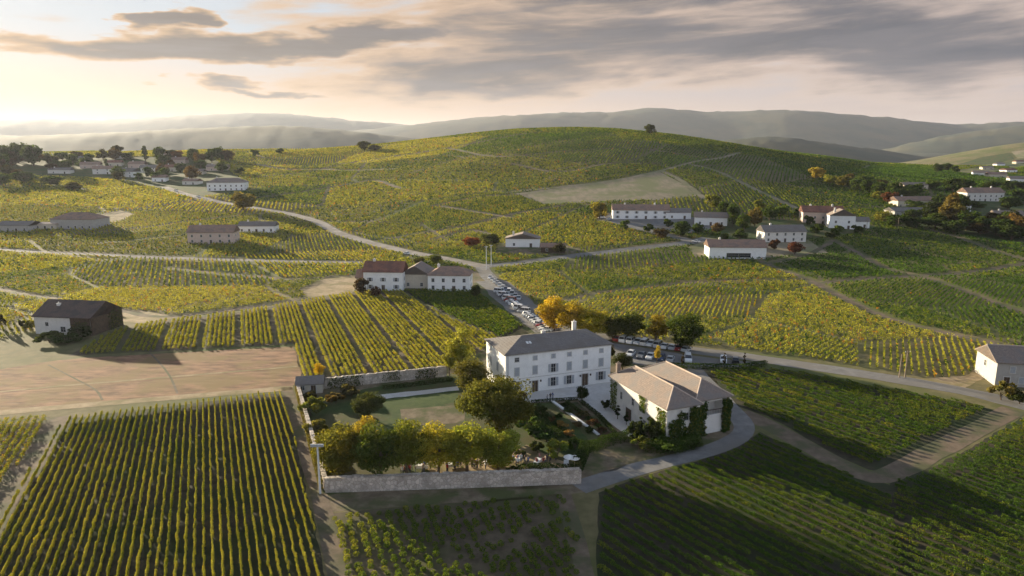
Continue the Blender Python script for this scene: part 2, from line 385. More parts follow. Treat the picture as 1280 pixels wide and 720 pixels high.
def sheet(name, pix, material, level=1, w=None, ragged=0.3):
    """a field or yard laid on the terrain, `level` layers above the ground"""
    w = w or world(pix); bm = bmesh.new(); rg = random.Random(len(w) * 7 + int(w[0][0]))
    if ragged:                                         # uneven margins
        o_ = []
        for a, b in zip(w, w[1:] + w[:1]):
            L = math.hypot(b[0]-a[0], b[1]-a[1]); n = max(1, int(L / 2.2))
            for i in range(n):
                t = i / n; j = rg.uniform(-ragged, ragged) if i else 0
                o_.append((a[0] + (b[0]-a[0])*t - (b[1]-a[1])/max(L, .1)*j, a[1] + (b[1]-a[1])*t + (b[0]-a[0])/max(L, .1)*j, 0))
        w = o_
    f = bm.faces.new([bm.verts.new((p[0], p[1], 0)) for p in w])
    ys = [p[1] for p in w]; xs = [p[0] for p in w]
    if max(ys) > 225:
        for ax, lo, hi in ((0, min(xs), max(xs)), (1, min(ys), max(ys))):
            for c in np.arange(lo + 9, hi, 9.0):
                pc = (c, 0, 0) if ax == 0 else (0, c, 0); no = (1, 0, 0) if ax == 0 else (0, 1, 0)
                bmesh.ops.bisect_plane(bm, geom=bm.verts[:] + bm.edges[:] + bm.faces[:], plane_co=pc, plane_no=no)
    bm.normal_update()
    if sum(fc.normal.z for fc in bm.faces) < 0: bmesh.ops.reverse_faces(bm, faces=bm.faces[:])
    vs = list(bm.verts); z = zt([v.co.x for v in vs], [v.co.y for v in vs])
    for v, zz in zip(vs, z): v.co.z = zz + float(lift(v.co.y)) * level
    bmesh.ops.triangulate(bm, faces=bm.faces[:])
    me = bpy.data.meshes.new(name); bm.to_mesh(me); bm.free()
    return tag(link(name, me, material), kind='structure'), w
def resample(w, step):
    P = np.array([p[:2] for p in w], float)
    if len(P) > 2:                                     # Catmull-Rom
        Q = np.vstack([2*P[0]-P[1], P, 2*P[-1]-P[-2]]); out = []
        for i in range(1, len(Q) - 2):
            n = max(2, int(np.linalg.norm(Q[i+1] - Q[i]) / step)); t = np.linspace(0, 1, n, endpoint=False)[:, None]
            a, b, c, d = Q[i-1], Q[i], Q[i+1], Q[i+2]
            out.append(0.5 * (2*b + (c-a)*t + (2*a-5*b+4*c-d)*t*t + (3*b-a-3*c+d)*t**3))
        P = np.vstack(out + [P[-1:]])
    else:
        n = max(2, int(np.linalg.norm(P[1] - P[0]) / step)); t = np.linspace(0, 1, n)[:, None]; P = P[0] + (P[1] - P[0]) * t
    return P
ROADS = []
def road(name, pix, width, material, level=2, w=None, jag=0.12, clear=1.0):
    P = resample(w or world(pix), 2.5)
    d = np.gradient(P, axis=0); d /= np.linalg.norm(d, axis=1)[:, None] + 1e-9; nrm = np.stack([-d[:, 1], d[:, 0]], 1)
    s = np.arange(len(P)); V = []
    for k, side in enumerate((-1, -0.33, 0.33, 1)):
        wv = width / 2 * (1 + (jag * 2 * (vnoise(s * 2.5, s * 0 + 17 * k + len(ROADS), 6, 2) - 0.5) if abs(side) == 1 else 0))
        q = P + nrm * (side * wv)[:, None] if np.ndim(wv) else P + nrm * side * wv
        V.append(np.column_stack([q, zt(q[:, 0], q[:, 1]) + lift(q[:, 1]) * level]))
    V = np.stack(V, 1).reshape(-1, 3); i = np.arange(len(P) - 1)[:, None] * 4 + np.arange(3)[None]
    Q = np.stack([i + 1, i, i + 4, i + 5], -1).reshape(-1, 4)
    ROADS.append((P[::3], width / 2 + clear))
    return tag(link(name, np_mesh(name, V, Q, smooth=True), material), kind='structure')
# --- roads and tracks
A_, D_, L_ = M['asphalt'], M['dirt'], M['pale_road']
MAINROAD = [(1330, 522), (1280, 507), (1200, 488), (1100, 471), (1000, 456), (940, 447), (880, 440), (800, 427), (740, 419), (690, 410), (655, 384), (630, 364), (612, 348), (603, 334)]
road('road', MAINROAD, 6.5, A_, 3)
PARKING = [(694, 414), (657, 388), (632, 367), (612, 351)]
road('road', PARKING, 12.5, A_, 2, clear=0.5)
road('road', [(598, 333), (640, 330), (700, 322), (760, 315), (810, 309), (862, 303), (885, 298)], 8, A_, 2)
road('road', [(604, 333), (560, 324), (520, 317), (480, 308), (440, 297), (420, 290), (395, 277), (360, 267), (330, 262), (300, 257), (262, 250), (232, 243), (205, 234)], 7, L_, 2)
road('road', [(-120, 304), (-60, 308), (0, 312), (60, 316), (110, 318), (200, 322), (300, 325), (380, 327), (452, 328)], 5.5, L_, 2)
road('road', [(870, 303), (838, 295), (800, 286), (775, 279), (752, 272)], 7, A_, 2)
road('lane', [(722, 610), (760, 597), (805, 584), (850, 573), (895, 560), (922, 547), (930, 536), (925, 524), (912, 508), (893, 488), (872, 466), (862, 450)], 4.2, A_, 3)
road('dirt_track', [(926, 515), (955, 528), (1000, 553), (1040, 575), (1075, 592), (1100, 596), (1135, 582), (1185, 556), (1230, 532), (1268, 512)], 4.6, D_, 2)
road('dirt_track', [(-60, 524), (0, 516), (90, 508), (180, 500), (280, 492), (366, 485)], 3.2, M['gold_dirt'], 2, clear=0.4)
road('dirt_track', [(74, 521), (40, 574), (0, 638), (-50, 716), (-90, 780)], 5.5, D_, 2, clear=0.2)
road('dirt_track', [(358, 484), (372, 530), (387, 580), (402, 630), (416, 690), (430, 760)], 2.6, D_, 2, clear=0.2)
road('dirt_track', [(704, 614), (714, 650), (727, 700), (742, 780)], 2.6, D_, 2, clear=0.6)
road('grass_track', [(400, 634), (470, 627), (560, 622), (640, 617), (735, 607)], 4.0, M['garden_earth'], 1, clear=0.3)
for pts, wd, mt in [
  ([(640, 240), (700, 234), (760, 227), (820, 215), (858, 205), (900, 198), (925, 191)], 4, M['bare']),
  ([(828, 214), (850, 225), (875, 244), (890, 254)], 5, M['bare']),
  ([(862, 206), (890, 212), (930, 230), (975, 251), (1012, 268)], 5, M['bare']),
  ([(470, 301), (520, 293), (580, 283), (640, 268), (705, 257)], 3.5, D_),
  ([(948, 326), (975, 337), (1000, 346), (1022, 356), (1060, 376), (1110, 398), (1170, 414), (1250, 430)], 4, D_),
  ([(1022, 355), (1080, 349), (1150, 345), (1220, 340), (1300, 327)], 4, D_),
  ([(1040, 300), (1075, 318), (1110, 337), (1150, 345), (1200, 362), (1240, 377), (1300, 398)], 3.5, D_),
  ([(1160, 287), (1200, 298), (1240, 313), (1290, 328)], 4, D_),
  ([(705, 376), (740, 368), (790, 361), (870, 353), (940, 351), (1010, 350)], 3, D_),
  ([(-40, 355), (0, 362), (30, 368), (75, 374)], 3.5, D_),
  ([(205, 334), (270, 341), (330, 346), (370, 350), (420, 346)], 3, D_),
  ([(150, 388), (200, 396), (270, 390), (340, 380), (395, 372)], 3.2, D_),
  ([(320, 206), (350, 211), (400, 212), (450, 213), (500, 211)], 5, M['bare']),
  ([(320, 222), (400, 212), (460, 200), (540, 190)], 4, D_),
  ([(430, 205), (520, 192), (600, 178), (680, 165)], 4, D_),
  ([(320, 248), (380, 240), (440, 230), (470, 226), (500, 236)], 4, D_),
  ([(540, 300), (590, 288), (620, 300)], 2.5, D_),
  ([(550, 258), (600, 266), (640, 272)], 3.5, D_),
  ([(540, 258), (600, 246), (660, 244)], 3, D_),
  ([(640, 205), (700, 215), (760, 205), (830, 205)], 4, D_),
  ([(560, 186), (620, 196), (700, 190), (800, 186), (890, 200)], 4, D_),
  ([(120, 290), (180, 285), (235, 277), (320, 268)], 3, D_),
  ([(125, 305), (180, 300), (232, 294)], 3, D_),
  ([(140, 268), (200, 258), (250, 249)], 3, D_),
  ([(870, 208), (920, 208), (960, 214), (1010, 226)], 3.5, D_),
  ([(960, 330), (1010, 318), (1040, 302)], 3, D_)]:
    road('vineyard_path', pts, wd, mt, 1.6, jag=0.3, clear=0.8)
M['far_fields'] = speckle('far_fields', (0.11, 0.12, 0.045), (0.26, 0.22, 0.09), 0.012, (0.06, 0.085, 0.03), 0.006)
# --- fields that carry no vines
FREE = []
def free(name, pix, m_, level=1, pad=True):
    o, w = sheet(name, pix, m_, level)
    if pad: FREE.append([p[:2] for p in w])
    return o
free('dry_field', [(-80, 470), (0, 462), (60, 452), (110, 447), (240, 440), (366, 433), (380, 466), (364, 484), (180, 499), (0, 515), (-80, 523)], M['brown'])
free('bare_field', [(645, 242), (700, 235), (760, 228), (825, 215), (850, 228), (872, 245), (820, 250), (760, 252), (680, 256)], M['bare'])
free('dry_field', [(374, 362), (405, 349), (448, 343), (455, 352), (440, 366), (385, 372)], M['gold_dirt'])
free('dry_field', [(150, 386), (190, 390), (225, 396), (180, 404), (152, 402)], M['gold_dirt'])
free('farm_yard', [(118, 270), (150, 263), (168, 268), (150, 277), (120, 279)], M['gold_dirt'])
free('farm_yard', [(860, 310), (885, 297), (900, 300), (880, 320), (868, 322)], M['bare'])
free('farm_yard', [(950, 302), (1010, 300), (1035, 316), (1000, 320), (955, 322)], M['bare'])
free('farm_yard', [(745, 276), (760, 266), (870, 272), (905, 284), (860, 292), (780, 280)], M['asphalt'])
free('farm_yard', [(445, 364), (450, 350), (520, 340), (595, 340), (605, 345), (590, 364), (520, 362)], M['garden_earth'])
free('farm_yard', [(620, 318), (620, 305), (700, 304), (730, 314), (690, 320)], M['garden_earth'])
free('village_ground', [(-60, 218), (0, 216), (50, 220), (110, 222), (160, 226), (200, 236), (255, 246), (312, 240), (300, 222), (270, 200), (180, 196), (90, 198), (0, 200), (-60, 200)], M['lawn'])
free('hamlet_ground', [(900, 300), (905, 272), (960, 274), (1000, 276), (1060, 276), (1100, 284), (1060, 294), (1000, 300), (955, 304)], M['lawn'])
free('hamlet_ground', [(1110, 284), (1108, 262), (1150, 246), (1210, 242), (1290, 246), (1330, 270), (1330, 304), (1290, 306), (1230, 299), (1165, 284)], M['lawn'])
free('verge', [(600, 352), (655, 398), (692, 424), (688, 430), (650, 409), (592, 360)], M['lawn'])
free('verge', [(1120, 474), (1165, 480), (1205, 485), (1240, 468), (1232, 455), (1205, 470), (1160, 473)], M['gold_dirt'], 1)
road('wheel_track', [(186, 440), (198, 452), (212, 470), (222, 492)], 0.5, M['dirt'], 2, clear=0)
road('wheel_track', [(60, 456), (95, 474), (120, 488), (128, 500)], 0.5, M['dirt'], 2, clear=0)
road('wheel_track', [(-40, 494), (60, 484), (180, 474), (300, 464), (372, 458)], 1.0, M['gold_dirt'], 2, clear=0)
for k_, pl in enumerate(([(1195, 206), (1225, 197), (1262, 191), (1268, 199), (1230, 206)], [(1232, 207), (1270, 200), (1310, 197), (1320, 206), (1265, 212)], [(1264, 190), (1310, 185), (1330, 195), (1272, 198)], [(1180, 214), (1228, 208), (1262, 213), (1220, 219)])):
    free('far_field', pl, (M['lawn'], M['far_fields'], M['bare'], M['far_fields'])[k_])
# the estate between the vineyards
ESTATE = [(372, 482), (460, 474), (560, 464), (604, 440), (690, 417), (770, 428), (862, 443), (880, 458), (918, 505), (932, 538), (900, 560), (850, 574), (800, 586), (728, 606), (560, 616), (404, 624)]
free('garden_ground', ESTATE, M['garden_earth'], 1)
E_ = dict(pad=False)
free('lawn', [(404, 618), (385, 540), (378, 500), (470, 484), (560, 470), (606, 470), (640, 505), (690, 503), (735, 548), (725, 590), (640, 596), (560, 600)], M['lawn'], 2, False)
free('courtyard', [(628, 499), (640, 480), (770, 472), (782, 508), (800, 532), (786, 546), (757, 524), (722, 499), (655, 505)], M['gravel'], 3, False)
free('car_park', [(766, 429), (800, 434), (860, 444), (900, 449), (957, 454), (925, 459), (880, 458), (840, 456), (800, 456), (770, 449)], M['asphalt'], 4, False)
free('garden_path', [(468, 494), (520, 489), (572, 483), (574, 488), (520, 494), (480, 499)], M['gravel'], 3, False)
free('garden_court', [(500, 512), (580, 505), (580, 528), (500, 534)], M['garden_earth'], 3, False)
free('lawn', [(476, 500), (570, 489), (578, 503), (485, 511)], M['lawn_bright'], 3, False)
free('flower_bed', [(686, 504), (722, 503), (768, 546), (738, 556), (748, 545), (690, 501)], M['bed'], 4, False)
free('terrace_ground', [(520, 582), (640, 566), (658, 556), (690, 572), (722, 585), (720, 592), (560, 600)], M['gold_dirt'], 3, False)
free('lawn', [(732, 556), (765, 549), (800, 552), (840, 556), (770, 588), (735, 596)], M['garden_earth'], 3, False)
# ------------------------------------------------------------------ distant hills
def ridge(name, D, wdt, prof, ext, m_, seed, rough=1.0):
    """a range of hills `wdt` deep whose crest runs at about D metres"""
    xs = np.linspace(ext[0], ext[1], 340); py = np.interp(xs, [p[0] for p in prof], [p[1] for p in prof])
    py = np.convolve(np.pad(py, 4, 'edge'), np.ones(9) / 9, 'valid')
    Xc = (xs - 640) / F * D; crest = CH + (HOR - py) / F * D
    k = np.linspace(-1, 1, 25); V = []
    for j, q in enumerate(k):
        Yr = D + q * wdt + 0.06 * D * (vnoise(Xc, Xc * 0 + seed, D * 0.22, seed) - 0.5)
        sh = np.cos(q * math.pi / 2) ** 1.3
        rel = (vnoise(Xc + 0.5 * Yr, Yr, D * 0.09, seed) - 0.5) * 0.6 + (vnoise(Xc - 0.3 * Yr, Yr, D * 0.035, seed + 1) - 0.5) * 0.12
        base = crest * 1.0 + 40
        z = -40 + base * np.clip(sh * (1 + rel * rough * (1 - sh ** 6) * 0.14), 0, 1.05) + (vnoise(Xc, Yr, D * 0.012, seed + 2) - 0.5) * 0.003 * D * sh
        V.append(np.column_stack([Xc * (Yr / D), Yr, z]))
    V = np.array(V).reshape(-1, 3); n = len(xs)
    i = np.arange(len(k) - 1)[:, None] * n + np.arange(n - 1)[None]
    tag(link(name, np_mesh(name, V, np.stack([i, i + 1, i + n + 1, i + n], -1).reshape(-1, 4), smooth=True), m_), kind='structure')
M['far_hill'] = speckle('wooded_hills', (0.03, 0.045, 0.03), (0.055, 0.065, 0.04), 0.004, (0.08, 0.075, 0.04), 0.0016)
ridge('hills', 9500, 2500, [(-300, 150), (0, 150), (60, 149), (140, 152), (200, 149), (270, 146), (340, 143), (400, 148), (450, 153), (520, 158), (600, 160), (900, 165), (1500, 165)], (-500, 1700), M['far_hill'], 11)
ridge('mountains', 7600, 2200, [(-300, 190), (300, 178), (430, 166), (500, 160), (560, 153), (620, 148), (690, 144), (740, 143), (790, 139), (822, 136), (850, 140), (880, 142), (930, 142), (965, 140), (1010, 143), (1060, 147), (1120, 151), (1160, 157), (1200, 157), (1280, 153), (1500, 150)], (-500, 1700), M['far_hill'], 23)
ridge('hills', 4200, 1300, [(-300, 172), (0, 171), (80, 170), (150, 167), (230, 162), (300, 160), (350, 158), (410, 162), (470, 168), (520, 174), (600, 182), (900, 190), (1500, 195)], (-500, 1700), M['far_hill'], 31)
ridge('hills', 3000, 800, [(-300, 200), (800, 195), (880, 178), (930, 173), (970, 172), (1020, 178), (1080, 186), (1150, 196), (1400, 205)], (300, 1700), M['far_hill'], 47)
ridge('hills', 5200, 1300, [(-300, 205), (1000, 200), (1100, 186), (1160, 172), (1210, 164), (1260, 158), (1320, 152), (1500, 150)], (600, 1800), M['far_hill'], 53)
# ------------------------------------------------------------------ vines
GREEN = np.array([0.080, 0.150, 0.022]); DEEP = np.array([0.036, 0.078, 0.014])
YEL = np.array([0.38, 0.365, 0.06]); OLIVE = np.array([0.20, 0.225, 0.03]); ORA = np.array([0.40, 0.21, 0.035])
def leafquads(P, size, rng, up=0.0, nrm=None, rnd=0.6):
    n = len(P); Nn = rng.normal(size=(n, 3)) if nrm is None else nrm + rng.normal(size=(n, 3)) * rnd
    Nn[:, 2] += up; Nn /= np.linalg.norm(Nn, axis=1)[:, None] + 1e-9
    T = np.cross(Nn, rng.normal(size=(n, 3))); T /= np.linalg.norm(T, axis=1)[:, None] + 1e-9
    B = np.cross(Nn, T); s = (np.asarray(size) * rng.uniform(0.7, 1.3, n))[:, None] * 0.5
    V = np.stack([P + T*s, P + B*s*0.75, P - T*s, P - B*s*0.75], 1).reshape(-1, 3)
    return V, np.arange(4 * n).reshape(-1, 4)
def vinecol(x, y, yel, rng, ora=0.06, deep=0.3):
    """leaf colours; yel 0 green .. 1 yellow, patchy over the ground"""
    n = len(x); k = yel + 0.28 * (vnoise(x, y, 26, 8) - 0.5) + 0.38 * (vnoise(x, y, 1.6, 9) - 0.5) + rng.normal(size=n) * 0.10
    k = np.clip(k, 0, 1)[:, None]
    c = np.where(k < 0.5, GREEN + (OLIVE - GREEN) * k * 2, OLIVE + (YEL - OLIVE) * (k - 0.5) * 2)
    d = (rng.random(n) < deep * (1 - k[:, 0]))[:, None]; c = np.where(d, DEEP, c)
    o = (rng.random(n) < ora * np.clip(k[:, 0] * 1.6 - 0.3, 0, 1))[:, None]; c = np.where(o, ORA, c)
    return c * rng.uniform(0.75, 1.25, (n, 1))
def rows_in(poly, az, spacing, rng, jit=0.0):
    """segments of parallel lines of heading az (radians from +Y towards +X) clipped to a polygon"""
    d = np.array([math.sin(az), math.cos(az)]); nr = np.array([d[1], -d[0]]); P = np.array([p[:2] for p in poly])
    s = P @ nr; out = []
    for off in np.arange(s.min() + spacing * 0.5, s.max(), spacing):
        cuts = []
        for a, b in zip(P, np.roll(P, -1, 0)):
            sa, sb = a @ nr - off, b @ nr - off
            if (sa < 0) != (sb < 0): cuts.append(float((a + (b - a) * sa / (sa - sb)) @ d))
        cuts.sort()
        for a, b in zip(cuts[::2], cuts[1::2]):
            if b - a > 4: out.append((nr * off + d * (a + rng.uniform(0, 1)), nr * off + d * (b - rng.uniform(0, 1)), off))
    return out
def row_mesh(name, a, b, width, height, per_m, leaf, yel, rng, ora=0.05, deep=0.3, gap=0.05, plant=1.0, skip=None):
    L = np.linalg.norm(b - a); n = int(L * per_m); s = rng.uniform(0, L, n)
    pl = np.floor(s / plant).astype(int); npl = pl.max() + 1
    vig = rng.uniform(0.65, 1.2, npl); vig[rng.random(npl) < gap] = 0.0
    ctr = rng.normal(0, 0.05, npl); s = np.where(rng.random(n) < 0.75, (pl + 0.5) * plant + (s - (pl + 0.5) * plant) * 0.9, s)
    keep = vig[pl] > 0; s, pl = s[keep], pl[keep]; n = len(s)
    d = (b - a) / L; nr = np.array([d[1], -d[0]])
    h = rng.uniform(0.0, 1.0, n) ** 0.75; w = rng.normal(0, 0.5, n).clip(-1, 1) * width / 2 * (0.6 + 0.6 * np.sin(np.clip(h, 0, 1) * math.pi))
    XY = a + s[:, None] * d + nr * (w * vig[pl] + ctr[pl])[:, None]
    z = zt(XY[:, 0], XY[:, 1]) + 0.22 + h * (height - 0.22) * vig[pl]
    P = np.column_stack([XY, z])
    if skip is not None: P = P[~skip(P[:, 0], P[:, 1])]
    V, Q = leafquads(P, leaf, rng)
    C = np.repeat(vinecol(P[:, 0], P[:, 1], yel, rng, ora, deep), 4, 0)
    return np_mesh(name, V, Q, C)
def vineyard_rows(pix, az, spacing, group, label, yel, seed, soil, width=0.6, height=1.15, per_m=45, leaf=0.2, lane=None, vary=0.0, skip=None, level=1, **kw):
    o, w = sheet('vineyard_soil', pix, soil, level); FREE.append([p[:2] for p in w])
    rng = np.random.default_rng(seed); segs = rows_in(w, az, spacing, rng); k = 0
    for a, b, off in segs:
        if lane and (off + lane[2]) % lane[0] < lane[1]: continue
        if skip is not None:
            t = np.arange(0, np.linalg.norm(b - a), 0.5); dd = (b - a) / np.linalg.norm(b - a); bad = skip(a[0] + dd[0]*t, a[1] + dd[1]*t)
            runs = np.split(t, np.nonzero(bad)[0]); best = max(runs, key=len)
            if len(best) < 10: continue
            a, b = a + dd * (best[0] + 0.6), a + dd * best[-1]
        k += 1
        me = row_mesh('vine_row', a, b, width, height, per_m, leaf, yel + rng.normal() * vary, rng, **kw)
        tag(link('vine_row', me, M['leaf']), label.replace('#', nth(k)), 'vine row', group)
    return k
def on_roads(x, y):
    r = np.zeros(np.shape(x), bool)
    for P, rad in ROADS:
        lo, hi = P.min(0) - rad, P.max(0) + rad
        i = np.nonzero((x > lo[0]) & (x < hi[0]) & (y > lo[1]) & (y < hi[1]))[0]
        if len(i): r[i] |= polydist(x[i], y[i], P) < rad
    return r
AZ1 = math.atan2(268 - 640, F * CP)
nrows = 0
nrows += vineyard_rows([(82, 524), (340, 492), (352, 492), (372, 560), (398, 680), (418, 800), (-120, 800), (-60, 745)], AZ1, 1.16, 'vine rows of the large striped vineyard', 'trimmed vine row, # from the left in the large striped vineyard at lower left', 0.72, 1, M['soil_dark'], width=0.30, height=1.0, per_m=230, leaf=0.14, gap=0.02, vary=0.05)
nrows += vineyard_rows([(-110, 536), (0, 526), (62, 521), (30, 570), (0, 616), (-60, 700), (-160, 700)], AZ1, 1.35, 'vine rows of the small plot by the left edge', 'golden brown vine row, # across the small plot at the left edge', 0.72, 2, M['soil'], width=0.8, height=1.1, per_m=60, leaf=0.2, ora=0.12, gap=0.04)
AZ3 = math.atan2(312 - 640, F * CP)
nrows += vineyard_rows([(84, 445), (150, 412), (192, 403), (300, 390), (372, 378), (445, 365), (500, 364), (560, 398), (625, 424), (606, 438), (560, 461), (470, 470), (378, 474), (366, 430), (240, 437)], AZ3, 1.3, 'vine rows of the block planted plot behind the garden wall', 'golden vine row, # from the left in the block planted plot behind the manor', 0.78, 3, M['soil'], width=0.8, height=1.1, per_m=60, leaf=0.24, lane=(10.4, 1.25, 5.0), gap=0.08, plant=1.5)
nrows += vineyard_rows([(503, 363), (592, 363), (655, 409), (628, 423), (564, 397)], AZ3, 1.3, 'vine rows of the shade-tinted green wedge below the corner house', 'shade-tinted green vine row, # from the left in the wedge below the corner house', 0.22, 13, M['soil_dark'], width=0.85, height=1.15, per_m=34, leaf=0.3, gap=0.04)  # greener leaves on dark soil also paint the shade lying over this wedge
AZ6 = math.atan2(40 - 640, F * CP)
SK6 = lambda x, y: on_roads(x, y)
nrows += vineyard_rows([(748, 616), (800, 597), (860, 580), (925, 556), (950, 540), (990, 560), (1050, 590), (1098, 602), (1112, 606), (1128, 640), (1134, 720), (1140, 800), (760, 800), (745, 700)], AZ6, 1.9, 'vine rows of the dark green plot below the winery', 'dark green vine row, # in the plot below the ivy-clad winery', 0.10, 4, M['soil_dark'], width=0.75, height=0.85, per_m=170, leaf=0.16, vary=0.13, ora=0.01, gap=0.02, skip=SK6)
AZ7 = math.atan2(90 - 640, F * CP)
nrows += vineyard_rows([(876, 466), (930, 461), (975, 462), (1060, 477), (1130, 490), (1200, 502), (1250, 514), (1202, 549), (1140, 580), (1112, 591), (1085, 587), (1040, 566), (960, 520), (922, 508)], AZ7, 1.9, 'vine rows of the olive green plot right of the winery', 'olive green vine row, # between the main road and the curved dirt track', 0.18, 5, M['soil_dark'], width=0.8, height=0.85, per_m=120, leaf=0.19, vary=0.10, gap=0.04, skip=SK6)
nrows += vineyard_rows([(1112, 604), (1150, 590), (1215, 560), (1275, 522), (1330, 535), (1420, 560), (1460, 800), (1116, 800), (1114, 700)], AZ7, 1.9, 'vine rows of the plot at the lower right corner', 'green vine row, # in the plot at the lower right corner', 0.14, 6, M['soil_dark'], width=0.8, height=0.9, per_m=150, leaf=0.17, vary=0.10, gap=0.03, skip=SK6, level=1.35)
print('vine rows', nrows)
# bush vines of the sparse plot below the stone wall: each one its own object
def bush_mesh(seed, yel):
    rng = np.random.default_rng(seed); n = 190
    d = rng.normal(size=(n, 3)); d /= np.linalg.norm(d, axis=1)[:, None]
    P = d * rng.uniform(0.35, 1, (n, 1)) ** 0.6 * np.array([0.55, 0.55, 0.42]) + np.array([0, 0, 0.55])
    V, Q = leafquads(P, 0.17, rng); C = np.repeat(vinecol(P[:, 0] * 40 + seed * 90, P[:, 1] * 40, yel, rng, 0.03), 4, 0)
    return np_mesh('bush_vine', V, Q, C)
bush_g = [bush_mesh(100 + i, 0.22) for i in range(6)]; bush_y = [bush_mesh(200 + i, 0.55) for i in range(4)]
for me in bush_g + bush_y: me.materials.append(M['leaf'])
o, wsp = sheet('vineyard_soil', [(412, 642), (500, 634), (600, 627), (702, 617), (716, 660), (727, 720), (741, 800), (432, 800), (424, 720)], M['soil'], 1)
FREE.append([p[:2] for p in wsp])
def bush_vines():
    rng = np.random.default_rng(8); c = 0
    for a, b, off in rows_in(wsp, math.atan2(330 - 640, F * CP), 1.5, rng):
        L = np.linalg.norm(b - a)
        for s in np.arange(0.8, L - 0.5, 1.35):
            p = a + (b - a) / L * s + rng.normal(0, 0.16, 2); q = proj(p[0], p[1], 0)
            if not (395 < q[0] < 760 and q[1] < 735) or rng.random() > 0.52 + 0.75 * vnoise(p[0], p[1], 7, 4) - 0.2 * (q[1] < 660): continue
            yl = rng.random() < np.clip((500 - q[0]) / 80, 0.02, 0.85)
            me = (bush_y if yl else bush_g)[rng.integers(0, 4)]
            o = bpy.data.objects.new('bush_vine', me); COL.objects.link(o); k = rng.uniform(0.75, 1.15)
            o.location = (p[0], p[1], 0); o.rotation_euler = (0, 0, rng.uniform(0, 6.28)); o.scale = (k, k, k * rng.uniform(0.85, 1.1))
            tag(o, 'yellow leaved bush vine at the left of the sparse plot below the stone wall' if yl else 'low dark green bush vine in the sparse plot below the stone wall', 'vine', 'yellow bush vines below the stone wall' if yl else 'green bush vines below the stone wall'); c += 1
    print('bush vines', c)
bush_vines()
